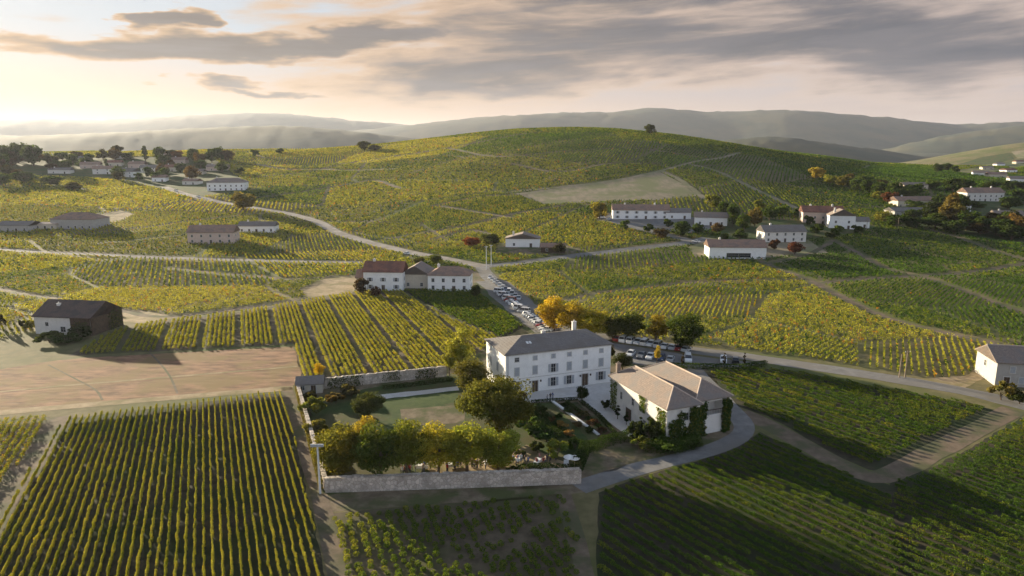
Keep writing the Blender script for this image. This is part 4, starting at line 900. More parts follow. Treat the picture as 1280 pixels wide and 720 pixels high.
ivy(sw, [((0, -0.3), (1, 0), (0, -1), 0.5, 10, 0, 2.7, 26), ((0, -0.3), (1, 0), (0, -1), 14, 19, 0.6, 2.8, 18), ((0, -0.3), (1, 0), (0, -1), 22, 28, 0, 2.8, 22)], 'ivy', 12, (0.06, 0.085, 0.025), 0.5)
stone_wall('low pale terrace wall in front of the pinkish house on the left slope', (gp(236, 309)[:2], gp(336, 297)[:2]), 1.6, 0.5, 'offwhite', False) if False else None
# ------------------------------------------------------------------ trees and shrubs
TREE = {}
def crown_mesh(name, rx, rz, z0, clumps, leaves, leaf, seed, top=0.0, hollow=0.35):
    """leaf faces in many clumps through an uneven ellipsoid crown; grey values, tinted by the object's colour"""
    rng = np.random.default_rng(seed); c = rng.normal(size=(clumps, 3)); c /= np.linalg.norm(c, axis=1)[:, None]
    c *= (rng.uniform(hollow, 1.0, (clumps, 1)) ** 0.5) * rng.uniform(0.78, 1.08, (clumps, 1)); c[:, 2] *= 1.0
    C = c * np.array([rx, rx, rz]) * 0.74; C[:, 2] += z0 + rz
    if top: C[:, :2] *= (1 - top * np.clip((C[:, 2] - z0) / (2 * rz), 0, 1))[:, None]
    rc = rng.uniform(0.24, 0.42, clumps) * min(rx, rz * 1.1); per = leaves // clumps; PP = []; NN_ = []; CC = []
    for i in range(clumps):
        d = rng.normal(size=(per, 3)); d /= np.linalg.norm(d, axis=1)[:, None]
        PP.append(C[i] + d * rc[i] * (rng.uniform(0.25, 1, (per, 1)) ** 0.45) * np.array([1.1, 1.1, 0.85])); NN_.append(d)
        t = rng.uniform(0.72, 1.2); w = rng.uniform(-0.1, 0.1)
        CC.append(np.array([t * (1 + w), t, t * (1 - w)]) * rng.uniform(0.7, 1.3, (per, 1)))
    P = np.vstack(PP); V, Q = leafquads(P, leaf, rng, 0.0, np.vstack(NN_), 1.0); me = np_mesh(name, V, Q, np.repeat(np.vstack(CC), 4, 0)); me.materials.append(M['tree_leaf'])
    return me, C
def trunk_mesh(name, C, r, z0, top, seed, nl=9):
    rng = random.Random(seed); mb = MB(); lean = (rng.uniform(-.3, .3), rng.uniform(-.3, .3))
    k = [(0, 0, -0.3), (lean[0]*.3, lean[1]*.3, z0*0.6), (lean[0], lean[1], z0 + (top-z0)*0.35), (lean[0]*1.3, lean[1]*1.3, z0 + (top-z0)*0.75)]
    mb.tube(k, [r*1.25, r, r*0.7, r*0.2], 8)
    for c in rng.sample(list(C), min(nl, len(C))):
        s = Vector(k[1]).lerp(Vector(k[2]), rng.uniform(0.2, 1)); m_ = s.lerp(Vector(c), 0.5) + Vector((0, 0, 0.3)); mb.tube([s, m_, Vector(c)], [r*0.42, r*0.26, r*0.06], 5)
    me = mb.mesh(name, True); me.materials.append(M['bark']); return me
def tree_kind(key, rx, rz, z0, clumps, leaves, leaf, seed, r=0.25, top=0.0, hollow=0.35):
    cm, C = crown_mesh('crown', rx, rz, z0, clumps, leaves, leaf, seed, top, hollow); TREE[key] = (cm, trunk_mesh('trunk', C, r, z0, z0 + 2*rz, seed), rx, z0 + 2 * rz)
tree_kind('broad1', 4.2, 4.9, 0.5, 34, 8500, 0.34, 1); tree_kind('broad2', 4.4, 4.8, 0.5, 30, 8500, 0.34, 2); tree_kind('broad3', 4.0, 5.0, 0.5, 32, 8000, 0.34, 3)
tree_kind('big', 6.8, 4.6, 2.4, 60, 15000, 0.36, 4, 0.45); tree_kind('loose', 3.4, 6.0, 1.2, 30, 3800, 0.36, 5, 0.22, 0.35, 0.1)
tree_kind('ball', 4.0, 3.6, 1.2, 44, 9000, 0.30, 6, 0.25, 0, 0.6); tree_kind('shrub', 1.5, 1.1, 0.1, 16, 1300, 0.26, 7, 0.06); tree_kind('shrub2', 1.6, 1.0, 0.1, 12, 1100, 0.28, 8, 0.06)
tree_kind('topiary', 1.5, 1.5, 0.25, 40, 3000, 0.2, 9, 0.1, 0, 0.75); tree_kind('column', 0.7, 2.3, 0.2, 16, 1400, 0.22, 10, 0.08)
for i in range(4): tree_kind(f'far{i}', 4.0, 4.2, 0.15, 22, 1500, 0.75, 20 + i, 0.25)
tree_kind('cypress', 1.5, 5.0, 0.5, 26, 1600, 0.6, 30, 0.2, 0.75); tree_kind('fbush', 2.4, 1.6, 0.1, 14, 700, 0.6, 31, 0.1)
def tree(kind, x, y, h, w, col, label, name='tree', cat='tree', group=None, rz=None, z=None):
    cm, tm, rx, H = TREE[kind]
    o = empty(name, (x, y, z1(x, y) if z is None else z), random.Random(int(x * 31 + y * 17)).uniform(0, 6.28) if rz is None else rz, label, cat, group)
    o.scale = (w / (2 * rx), w / (2 * rx), h / H)
    a = bpy.data.objects.new('crown' if cat == 'tree' else 'foliage', cm); COL.objects.link(a); a.parent = o; a.color = (*col, 1)
    b_ = bpy.data.objects.new('trunk' if cat == 'tree' else 'stem', tm); COL.objects.link(b_); b_.parent = o
    return o
def ptree(kind, px, py, top, wpx, col, label, **kw):
    """tree with its foot at photo pixel (px, py), crown top at row `top`, crown wpx columns wide"""
    x, y, z = gp(px, py); k = dist(x, y, z) / F; return tree(kind, x, y, (py - top) * k * 0.98, wpx * k, col, label, **kw)
DG, MG, YG, GO, OR_, LG = (0.055, 0.085, 0.022), (0.085, 0.125, 0.03), (0.19, 0.20, 0.035), (0.42, 0.30, 0.035), (0.42, 0.23, 0.03), (0.28, 0.29, 0.055)
ptree('broad1', 422, 599, 519, 76, (0.15, 0.145, 0.03), 'leftmost bushy garden tree with an orange lit crown, behind the floodlight pole')
ptree('broad2', 474, 602, 522, 74, (0.09, 0.12, 0.028), 'dark green rounded tree touching the stone wall, beside the floodlight pole tree')
ptree('broad3', 509, 595, 512, 62, (0.15, 0.165, 0.03), 'tall garden tree with a golden top, third from the left behind the stone wall')
ptree('broad1', 458, 586, 509, 50, (0.26, 0.21, 0.035), 'golden topped tree peeping over the two front trees at the left of the garden')
ptree('broad2', 547, 592, 523, 70, (0.33, 0.31, 0.045), 'yellow plane tree over the left part of the crowd')
ptree('broad3', 584, 590, 518, 74, (0.27, 0.28, 0.045), 'yellow green plane tree in the middle of the terrace row')
ptree('broad1', 622, 588, 524, 68, (0.22, 0.25, 0.04), 'yellow green plane tree at the right end of the terrace row')
ptree('big', 622, 556, 461, 108, (0.115, 0.12, 0.03), 'biggest tree of the garden, wide dark crown in front of the manor house')
ptree('ball', 590, 494, 443, 48, (0.12, 0.12, 0.035), 'round olive tree at the left corner of the manor house')
ptree('loose', 575, 468, 396, 44, (0.30, 0.31, 0.06), 'tall thin pale green tree left of the manor house')
ptree('loose', 562, 470, 425, 26, (0.26, 0.27, 0.05), 'smaller pale green sapling next to the tall thin tree')
ptree('ball', 461, 523, 488, 46, (0.06, 0.075, 0.03), 'dark round bush tree behind the garden trees on the left')
ptree('loose', 400, 473, 449, 18, (0.55, 0.40, 0.03), 'small bright yellow sapling at the corner of the block planted vines')
ptree('broad1', 692, 413, 364, 48, GO, 'bright golden tree at the end of the parked cars, leftmost behind the manor roof')
ptree('broad3', 714, 419, 370, 48, (0.36, 0.27, 0.035), 'golden tree between the bright golden and the yellow green tree behind the manor roof')
ptree('broad2', 742, 423, 383, 58, (0.30, 0.27, 0.035), 'low yellow green tree above the manor chimney')
ptree('broad2', 766, 424, 392, 36, (0.08, 0.085, 0.022), 'dark green tree right of the manor chimney')
ptree('broad3', 788, 426, 385, 44, (0.075, 0.09, 0.022), 'dark tree in the middle of the row along the car park')
ptree('loose', 820, 430, 386, 46, (0.28, 0.22, 0.04), 'thin yellow brown tree between two dark trees along the car park')
ptree('broad1', 857, 438, 384, 54, (0.06, 0.085, 0.022), 'dense dark green tree at the right end of the car park row')
ptree('loose', 821, 455, 426, 12, (0.45, 0.36, 0.05), 'slim yellow sapling behind the winery roof')
ptree('broad3', 778, 462, 438, 30, (0.05, 0.06, 0.022), 'dark tree in the gap between the manor house and the winery')
ptree('topiary', 727, 500, 481, 18, (0.035, 0.055, 0.018), 'clipped round topiary in the manor courtyard', name='shrub', cat='shrub')
# shrubs of the garden
SH = [(390, 520, 40, 26, (0.14, 0.16, 0.04), 'yellowish shrub near the sunlit left wall'), (396, 545, 34, 24, (0.16, 0.15, 0.04), 'pale shrub between the left wall and the golden garden tree'), (420, 505, 30, 16, (0.13, 0.10, 0.04), 'brownish shrub in front of the garden shed'),
 (440, 495, 34, 18, (0.10, 0.09, 0.04), 'dull bush at the foot of the ivy-patched wall'), (664, 545, 44, 26, (0.06, 0.10, 0.03), 'wide green bush right of the biggest tree'), (684, 552, 40, 24, (0.05, 0.09, 0.03), 'dark green bush in the middle of the lower garden'),
 (695, 572, 40, 24, (0.16, 0.20, 0.04), 'bright lime green bush near the white parasols'), (655, 520, 26, 16, (0.05, 0.075, 0.02), 'dark shrub beside the manor terrace'), (676, 518, 22, 14, (0.055, 0.08, 0.025), 'dark shrub left of the white garden path'), (704, 535, 20, 12, (0.30, 0.20, 0.06), 'orange tinted shrub at the left of the white garden path'),
 (712, 548, 18, 12, (0.28, 0.18, 0.07), 'rusty shrub at the lower end of the white garden path'), (712, 516, 18, 8, (0.06, 0.085, 0.03), 'low hedge shrub right of the white path, near its top'), (728, 522, 20, 9, (0.09, 0.085, 0.035), 'low shrub in the middle of the right flower bed'), (742, 532, 20, 9, (0.12, 0.07, 0.04), 'reddish shrub in the right flower bed'), (722, 534, 18, 8, (0.11, 0.09, 0.04), 'brownish shrub beside the lower white path'),
 (672, 482, 20, 7, (0.04, 0.055, 0.02), 'low bush row under the middle manor windows'), (700, 479, 20, 7, (0.04, 0.055, 0.02), 'low bush below the right manor windows'), (655, 496, 18, 8, (0.10, 0.05, 0.05), 'purple plant pot bush by the manor steps'),
 (757, 512, 16, 14, (0.04, 0.055, 0.02), 'dark shrub at the courtyard edge near the parked white car'), (793, 553, 26, 34, (0.035, 0.05, 0.018), 'tall dark bush at the corner of the winery'), (813, 556, 30, 36, (0.04, 0.055, 0.018), 'dark climbing bush in front of the winery side wall'), (836, 563, 50, 22, (0.07, 0.11, 0.022), 'broad green hedge bush below the winery end wall'), (800, 562, 34, 18, (0.10, 0.12, 0.03), 'yellow green bush left of the winery end wall'), (868, 558, 36, 16, (0.05, 0.075, 0.02), 'dark hedge bush at the lane side of the winery'),
 (644, 520, 20, 14, (0.05, 0.065, 0.02), 'dark shrub under the right side of the biggest tree'), (642, 556, 26, 18, (0.07, 0.06, 0.03), 'shaded shrub below the biggest tree'), (1252, 500, 36, 26, (0.18, 0.16, 0.05), 'yellowish hedge bush in front of the house at the right edge'), (1275, 505, 34, 22, (0.05, 0.06, 0.02), 'dark bush at the right edge house'),
 (760, 448, 20, 16, (0.05, 0.05, 0.02), 'dark bush behind the right gable of the manor'), (100, 424, 30, 20, (0.04, 0.055, 0.018), 'dark bush against the barn front'), (62, 428, 40, 14, (0.06, 0.085, 0.025), 'green hedge before the white barn wall'), (85, 430, 36, 14, (0.05, 0.08, 0.022), 'green hedge bush right of the barn window'), (28, 412, 10, 14, (0.04, 0.05, 0.02), 'small dark bush left of the barn'), (38, 412, 16, 16, (0.16, 0.16, 0.04), 'pale bush beside the barn corner'), (3, 412, 12, 22, (0.05, 0.05, 0.02), 'dark bush at the left edge of the photo near the barn')]
SH += [(648, 534, 26, 18, (0.045, 0.07, 0.02), 'dark bush right below the biggest tree crown'), (662, 530, 20, 14, (0.07, 0.09, 0.025), 'small green bush between the forecourt hedge and the wide green bush'), (676, 534, 18, 12, (0.05, 0.075, 0.02), 'small dark bush above the wide green bush'), (690, 528, 14, 9, (0.10, 0.07, 0.03), 'brownish plant left of the upper white path'), (698, 522, 14, 8, (0.05, 0.08, 0.02), 'low plant at the upper left of the white path'),
 (672, 566, 24, 16, (0.045, 0.06, 0.02), 'dark bush between the wide green bush and the terrace'), (650, 574, 18, 14, (0.05, 0.06, 0.02), 'dark bush at the back of the terrace crowd'), (718, 562, 26, 16, (0.06, 0.10, 0.025), 'green bush at the lower end of the white path'), (735, 540, 16, 8, (0.05, 0.07, 0.02), 'low green plant right of the lower white path'), (752, 541, 16, 8, (0.09, 0.06, 0.035), 'brownish plant at the lower right of the flower bed'), (706, 507, 14, 6, (0.05, 0.07, 0.02), 'small plant near the top of the flower bed'),
 (410, 585, 26, 20, (0.15, 0.15, 0.035), 'yellowish bush behind the floodlight pole'), (385, 500, 26, 14, (0.09, 0.08, 0.03), 'dull bush below the garden shed'), (640, 592, 22, 10, (0.05, 0.07, 0.02), 'low dark bush at the foot of the last plane tree')]
for i, (px, py, w, h, c, lb) in enumerate(SH): ptree('shrub' if i % 2 else 'shrub2', px, py, py - h, w * 1.05, c, lb, name='shrub', cat='shrub')
for i, px in enumerate((772, 783, 800)): ptree('column', px, (524, 531, 548)[i], (503, 512, 515)[i], 9, (0.035, 0.05, 0.018), ('slender dark cypress by the parked white car', 'slender dark cypress in the middle of the winery side wall', 'slender dark cypress at the near corner of the winery')[i], name='cypress')
for i, (px, py) in enumerate(((853, 460), (905, 459), (930, 459))): ptree('column', px, py, py - 22, 5, (0.06, 0.05, 0.02), ('thin dark young tree nearest the winery roof at the car park edge', 'thin dark young tree in the middle of the car park edge', 'thin dark young tree at the right end of the car park')[i], name='young_tree')
# hedges: leafy boxes
def hedge(pix, h, w, col, label, seed):
    W_ = world(pix); rng = np.random.default_rng(seed); PP = []
    for a, b in zip(W_[:-1], W_[1:]):
        a, b = np.array(a[:2]), np.array(b[:2]); L = np.linalg.norm(b - a); d = (b - a) / L; nr = np.array([-d[1], d[0]]); n_ = int(L * h * w * 55 + L * 60)
        s = rng.uniform(0, L, n_); q = rng.uniform(-1, 1, n_); zz = rng.uniform(0.02, 1, n_); f = rng.integers(0, 3, n_); q = np.where(f == 0, np.sign(q), q); zz = np.where(f == 1, 1, zz)
        XY = a + d * s[:, None] + nr * (q * w / 2)[:, None]; PP.append(np.column_stack([XY, zt(XY[:, 0], XY[:, 1]) + zz * h * (0.9 + 0.2 * vnoise(s, s * 0, 1.5, seed))]))
    P = np.vstack(PP); V, Q = leafquads(P, 0.26, rng); c = np.array(col) * rng.uniform(0.6, 1.35, (len(P), 1))
    return tag(link('hedge', np_mesh('hedge', V, Q, np.repeat(c, 4, 0)), M['leaf']), label, 'hedge')
hedge([(734, 566), (760, 556), (790, 549), (806, 556)], 1.8, 1.6, (0.05, 0.085, 0.02), 'dark clipped hedge between the flower beds and the lower lawn', 1)
hedge([(722, 590), (732, 566)], 2.6, 1.6, (0.035, 0.06, 0.018), 'tall dark hedge at the right end of the stone wall', 2)
hedge([(646, 590), (690, 588), (716, 591)], 1.2, 1.6, (0.035, 0.06, 0.018), 'low dark hedge behind the right end of the stone wall', 3)
hedge([(838, 460), (880, 461), (925, 462), (958, 457)], 1.3, 1.2, (0.05, 0.085, 0.02), 'green hedge along the lower edge of the car park', 4)
hedge([(664, 504), (690, 502), (722, 500)], 0.7, 0.7, (0.04, 0.065, 0.02), 'low box hedge below the manor forecourt', 5)
hedge([(726, 503), (750, 522), (770, 545)], 0.7, 0.7, (0.04, 0.065, 0.02), 'low box hedge along the courtyard edge of the flower bed', 6)
hedge([(478, 487), (520, 482), (566, 476)], 0.9, 1.0, (0.05, 0.07, 0.02), 'low hedge between the ivy-patched wall and the pale garden path', 7)
hedge([(372, 486), (392, 566), (404, 612)], 1.6, 1.2, (0.12, 0.11, 0.035), 'straggly hedge inside the sunlit left wall', 8)
hedge([(668, 509), (694, 530), (722, 556)], 0.8, 0.9, (0.045, 0.075, 0.02), 'low box hedge left of the white garden path', 9)
hedge([(708, 504), (732, 521), (757, 541)], 0.6, 0.7, (0.045, 0.075, 0.02), 'low box hedge between the white path and the courtyard', 10)
hedge([(654, 512), (672, 526), (700, 549)], 1.3, 1.6, (0.04, 0.065, 0.02), 'broad dark hedge on the left side of the flower garden', 11)
hedge([(806, 562), (838, 566), (872, 557)], 2.0, 2.4, (0.06, 0.10, 0.022), 'broad green hedge around the foot of the winery end wall', 12)
# trees in the distance
FT = [(749, 274, 248, 25, (0.20, 0.17, 0.03), 'round golden green tree at the left end of the long farmhouse'), (305, 264, 235, 32, (0.16, 0.14, 0.04), 'round solitary tree by the bend of the upper left road'), (455, 188, 175, 20, (0.07, 0.075, 0.03), 'dark solitary tree on the left shoulder of the hill'), (468, 189, 180, 18, (0.08, 0.075, 0.03), 'low bush right of the solitary tree on the hill shoulder'), (813, 168, 153, 18, (0.06, 0.07, 0.025), 'lone tree on the crest of the hill'),
 (589, 309, 293, 24, (0.20, 0.075, 0.04), 'dark red tree left of the small white gabled house'), (613, 307, 290, 30, (0.07, 0.085, 0.025), 'dark green tree touching the small white gabled house'), (700, 318, 302, 18, (0.06, 0.06, 0.025), 'dark bush right of the timber shed'), (545, 330, 316, 22, (0.10, 0.12, 0.03), 'green bush between the upper road and the crossroads farm'), (524, 330, 320, 16, (0.09, 0.09, 0.03), 'small bush on the verge above the beige barn'), (452, 368, 345, 22, (0.07, 0.05, 0.03), 'brownish bush at the left corner of the crossroads farm'), (470, 372, 356, 16, (0.10, 0.05, 0.03), 'reddish low bush before the crossroads farmhouse'),
 (594, 372, 352, 16, (0.05, 0.06, 0.02), 'dark bush at the corner house of the parking road')]
for i, (px, py, tp, w, c, lb) in enumerate(FT): ptree(f'far{i % 4}', px, py, tp, w, c, lb)
CL_ = [(782, 288, 20, 12, MG), (810, 290, 20, 10, DG), (835, 284, 20, 10, DG), (850, 296, 34, 22, DG), (872, 292, 22, 14, DG), (826, 299, 26, 14, (0.08, 0.06, 0.03)), (896, 292, 20, 14, (0.14, 0.10, 0.04)), (890, 262, 26, 20, YG), (905, 272, 22, 22, DG), (916, 284, 22, 30, DG), (930, 288, 26, 22, MG), (943, 284, 26, 26, (0.15, 0.12, 0.035)), (950, 262, 24, 12, YG), (962, 276, 24, 20, DG), (975, 270, 26, 14, MG), (1000, 272, 20, 12, DG), (925, 300, 26, 14, DG), (905, 304, 20, 12, MG), (993, 318, 26, 16, (0.12, 0.045, 0.03)), (968, 312, 22, 12, (0.10, 0.05, 0.03)), (1020, 292, 26, 12, DG), (1045, 294, 24, 12, MG), (1070, 292, 24, 10, DG), (1010, 282, 20, 12, DG), (1040, 298, 28, 10, DG), (980, 296, 20, 10, MG)]
for i, (px, py, w, h, c) in enumerate(sorted(CL_)): ptree('fbush' if h < 13 else f'far{i % 4}', px, py, py - h * 1.1, w * 0.85, c, f"{'low bush' if h < 13 else 'tree'} of the hamlet gardens, {nth(i+1)} from the left beside the white farms", group='trees and bushes of the hamlet')
TL = [(1021, 224, 22, 18, (0.36, 0.28, 0.05)), (1038, 230, 22, 14, YG), (1054, 234, 24, 16, (0.15, 0.14, 0.04)), (1070, 238, 24, 18, MG), (1086, 242, 26, 20, DG), (1102, 246, 30, 22, DG), (1118, 250, 30, 24, DG), (1132, 252, 28, 22, MG), (1080, 232, 26, 16, MG), (1100, 236, 26, 14, (0.13, 0.11, 0.04)), (1112, 254, 22, 16, (0.16, 0.07, 0.04)), (1096, 250, 16, 12, YG), (1142, 244, 26, 18, DG), (1062, 228, 20, 12, (0.12, 0.10, 0.04))]
for i, (px, py, w, h, c) in enumerate(sorted(TL)): ptree(f'far{i % 4}', px, py, py - h, w, c, f'tree of the line below the right shoulder of the hill, {nth(i+1)} from its left end', group='tree line below the right shoulder of the hill')
TR = [(1104, 278, 26, 18, (0.20, 0.20, 0.04)), (1120, 284, 30, 18, DG), (1144, 286, 30, 16, DG), (1168, 286, 30, 22, DG), (1188, 280, 34, 42, (0.15, 0.12, 0.035)), (1200, 268, 26, 30, DG), (1176, 262, 24, 22, DG), (1208, 288, 34, 28, DG), (1228, 292, 34, 26, DG), (1250, 296, 36, 26, DG), (1272, 296, 34, 34, (0.17, 0.11, 0.035)), (1292, 300, 34, 34, DG), (1218, 262, 24, 12, DG), (1260, 262, 30, 20, DG), (1280, 254, 30, 20, DG), (1190, 240, 30, 22, DG), (1165, 236, 24, 14, MG), (1205, 238, 24, 18, DG), (1172, 216, 14, 14, DG), (1182, 214, 16, 12, DG), (1195, 216, 14, 9, DG), (1240, 238, 26, 14, DG), (1262, 238, 26, 14, DG), (1284, 240, 26, 16, DG), (1152, 268, 20, 12, MG), (1136, 282, 22, 10, DG)]
_r = random.Random(4)
TR += [(_r.randint(1165, 1300), _r.randint(284, 300), 32, _r.randint(18, 30), _r.choice([DG, (0.04, 0.05, 0.018), (0.07, 0.06, 0.025)])) for _ in range(10)] + [(_r.randint(1110, 1200), _r.randint(262, 286), 28, _r.randint(14, 22), _r.choice([DG, (0.045, 0.06, 0.02)])) for _ in range(8)]
for i, (px, py, w, h, c) in enumerate(sorted(TR)): ptree('fbush' if h < 12 else f'far{(i + 1) % 4}', px, py, py - h, w, c, f"{'bush' if h < 12 else 'tree'} of the dark grove at the right, {nth(i+1)} from its left end", group='trees of the dark grove at the right')
TV = [(6, 205, 34, 22, DG), (24, 204, 34, 22, DG), (42, 206, 30, 20, (0.10, 0.075, 0.03)), (-14, 206, 36, 22, DG), (60, 204, 26, 12, DG), (78, 200, 26, 10, DG), (96, 198, 24, 8, (0.10, 0.075, 0.03)), (112, 206, 18, 14, DG), (134, 216, 16, 18, DG), (148, 222, 22, 14, MG), (160, 200, 22, 10, DG), (182, 204, 22, 22, DG), (200, 202, 22, 18, DG), (214, 212, 18, 12, (0.12, 0.07, 0.03)), (222, 198, 20, 10, (0.16, 0.07, 0.03)), (243, 202, 24, 17, DG), (240, 226, 26, 18, (0.12, 0.08, 0.03)), (252, 212, 22, 12, DG), (262, 198, 18, 12, DG), (276, 200, 20, 10, DG), (186, 222, 16, 14, DG), (174, 226, 16, 10, DG), (206, 222, 18, 12, MG), (226, 216, 18, 12, DG), (70, 210, 22, 10, DG), (30, 228, 40, 14, DG), (64, 232, 40, 12, DG), (2, 232, 36, 14, DG), (92, 238, 30, 10, (0.07, 0.07, 0.03)), (300, 218, 20, 8, DG), (318, 196, 18, 8, DG), (350, 192, 18, 6, DG)]
TV += [(_r.randint(-20, 290), _r.randint(197, 226), 22, _r.randint(10, 17), _r.choice([DG, (0.06, 0.06, 0.025), (0.09, 0.065, 0.03)])) for _ in range(26)] + [(_r.randint(-30, 45), _r.randint(196, 212), 34, _r.randint(16, 26), _r.choice([DG, (0.08, 0.06, 0.03)])) for _ in range(6)]
for i, (px, py, w, h, c) in enumerate(sorted(TV)):
    cy = px in (182, 134, 262)
    ptree('cypress' if cy else 'fbush' if h < 9 else f'far{i % 4}', px, py, py - h * 1.15, w * (0.45 if cy else 0.8), c, f"{'pointed conifer' if cy else 'tree'} around the hazy village, {nth(i+1)} from the left of its trees", group='trees of the hazy village')
# ------------------------------------------------------------------ cars
def make_car(kind):
    """body shell (top-level mesh) with glasshouse and wheels as children; x along the car"""
    lng, wd, ht, hood, boot = {'hatch': (4.0, 1.72, 1.5, 1.05, 0.25), 'sedan': (4.5, 1.78, 1.45, 1.25, 0.75), 'van': (4.7, 1.85, 1.95, 0.75, 0.1)}[kind]
    h2 = lng / 2; belt = 0.95 if kind != 'van' else 1.15; wb = lng * 0.31
    lo = [(-h2, 0.35), (-h2+0.05, 0.2), (h2-0.05, 0.2), (h2, 0.38), (h2-0.04, 0.68), (h2-0.35, 0.80), (h2-hood, belt), (-h2+boot, belt+0.03), (-h2+0.04, 0.88)]
    mb = MB(); w0 = wd / 2
    def loft(prof, sec):
        n = len(prof); V = []; Fc = []
        for y, sx_, dz in sec: V += [(x * sx_, y, z_ if z_ < 0.5 else z_ - dz) for x, z_ in prof]
        for k in range(len(sec) - 1):
            for i in range(n): Fc.append((k*n+i, k*n+(i+1) % n, (k+1)*n+(i+1) % n, (k+1)*n+i))
        Fc += [tuple(range(n))[::-1], tuple((len(sec)-1)*n + i for i in range(n))]; mb.poly(V, Fc)
    loft(lo, [(-w0, 0.96, 0.06), (-w0*0.8, 1, 0), (w0*0.8, 1, 0), (w0, 0.96, 0.06)])
    x1_, x0_ = h2 - hood - 0.75, -h2 + boot + (0.45 if kind != 'van' else 0.12)
    t = 0.80 * w0; mb.poly([(x0_, -t, ht-0.05), (x1_, -t, ht-0.05), (x1_, t, ht-0.05), (x0_, t, ht-0.05), (x0_+.1, -t*.9, ht), (x1_-.1, -t*.9, ht), (x1_-.1, t*.9, ht), (x0_+.1, t*.9, ht)], [(3, 2, 1, 0), (4, 5, 6, 7), (0, 1, 5, 4), (1, 2, 6, 5), (2, 3, 7, 6), (3, 0, 4, 7)])
    for px_ in (x0_ + 0.05, (x0_ + x1_) / 2, x1_ - 0.05):
        for sgn in (-1, 1): mb.tube([(px_ + (0.6 if px_ > x1_ - 0.2 else -0.25 if px_ < x0_ + 0.2 else 0), sgn * w0 * 0.94, belt - 0.02), (px_, sgn * t * 0.98, ht - 0.04)], 0.045, 5)
    o = mb.build('parked_car', M['paint'])
    g = MB(); xb0, xb1 = -h2 + boot + 0.08, h2 - hood - 0.05; tb = w0 * 0.93
    g.poly([(xb0, -tb, belt-.03), (xb1, -tb, belt-.03), (xb1, tb, belt-.03), (xb0, tb, belt-.03), (x0_, -t, ht-.06), (x1_, -t, ht-.06), (x1_, t, ht-.06), (x0_, t, ht-.06)], [(3, 2, 1, 0), (4, 5, 6, 7), (0, 1, 5, 4), (1, 2, 6, 5), (2, 3, 7, 6), (3, 0, 4, 7)])
    g.build('windows', M['glass'], o)
    for sx_ in (-wb, wb):
        for sgn in (-1, 1):
            w = MB(); w.tube([(sx_, sgn * (w0 - 0.2), 0.31), (sx_, sgn * (w0 + 0.02), 0.31)], 0.31, 14); wo_ = w.build('wheel', M['tyre'], o)
            w = MB(); w.tube([(sx_, sgn * (w0 - 0.1), 0.31), (sx_, sgn * (w0 + 0.035), 0.31)], 0.18, 10); w.build('rim', M['metal'], wo_)
    for sgn in (-1, 1): h = MB(); h.box(h2-0.12, h2+0.012, sgn*w0*0.72-0.16, sgn*w0*0.72+0.16, 0.58, 0.70); h.build('headlight', M['cloth'], o)
    return o
CARS = {k: make_car(k) for k in ('hatch', 'sedan', 'van')}; CUSED = set()
PAL = [('white', (0.75, 0.75, 0.74)), ('silver', (0.45, 0.46, 0.47)), ('black', (0.02, 0.02, 0.022)), ('grey', (0.16, 0.165, 0.17)), ('white', (0.72, 0.72, 0.7)), ('dark blue', (0.03, 0.05, 0.11)), ('silver', (0.5, 0.5, 0.5)), ('red', (0.28, 0.03, 0.025))]
def put_car(kind, x, y, ang, col, label, group):
    o = CARS[kind] if kind not in CUSED else copy_tree(CARS[kind]); CUSED.add(kind)
    o.location = (x, y, z1(x, y) + 3 * float(lift(y)) + 0.005); o.rotation_euler = (0, 0, ang); o.color = (*col, 1)
    tag(o, label, 'car', group)
def car_line(p0, p1, n, group, label, seed, ang=None, bright=0.0, kinds=('hatch', 'hatch', 'sedan', 'van'), skip=0.05):
    rng = random.Random(seed); a, b = np.array(gp(*p0)[:2]), np.array(gp(*p1)[:2]); d = b - a; base = math.atan2(d[1], d[0])
    for i in range(n):
        if rng.random() < skip: continue
        q = a + d * (i + 0.5 + rng.uniform(-0.08, 0.08)) / n; name, c = rng.choice(PAL[:1] + PAL[1:2] + PAL[4:5]) if rng.random() < bright else rng.choice(PAL)
        put_car(rng.choice(kinds), q[0], q[1], (base if ang is None else base + ang) + rng.uniform(-0.06, 0.06) + (math.pi if rng.random() < 0.5 else 0), c, label.replace('@', name).replace('#', nth(i+1)), group)
car_line((622, 364), (684, 415), 28, 'cars in the left line of the parking road', '@ car, # from the crossroads in the left line of the parking road', 1, ang=R(48), bright=0.5)
car_line((611, 347), (650, 376), 11, 'cars in the right line of the parking road', '@ car, # from the crossroads in the right line of the parking road', 2, ang=R(-20), bright=0.75)
car_line((768, 425), (872, 441), 12, 'cars under the trees along the car park', '@ car under the car park trees, # from the manor', 3, ang=math.pi/2, bright=0.3)
car_line((783, 444), (845, 452), 5, 'cars in the near row of the car park', '@ car in the near row of the car park, # from the manor', 4, ang=math.pi/2, bright=0.6)
car_line((852, 451), (955, 453), 7, 'cars at the right end of the car park', '@ car at the right end of the car park, # from its left', 5, ang=math.pi/2*0.9, bright=0.7, skip=0.2)
x, y = un(766, 507); put_car('hatch', x, y, R(110), (0.75, 0.75, 0.74), 'white car parked in the courtyard against the winery side wall', None)
for i, (px, py, nm, c) in enumerate(((752, 273, 'white', (.75, .75, .74)), (762, 275, 'silver', (.5, .5, .5)), (781, 279, 'black', (.02, .02, .02)))):
    x, y, z = gp(px, py); put_car('van' if i == 0 else 'hatch', x, y, 0.3 * i, c, f'{nm} car in the yard of the long white farmhouse', None)
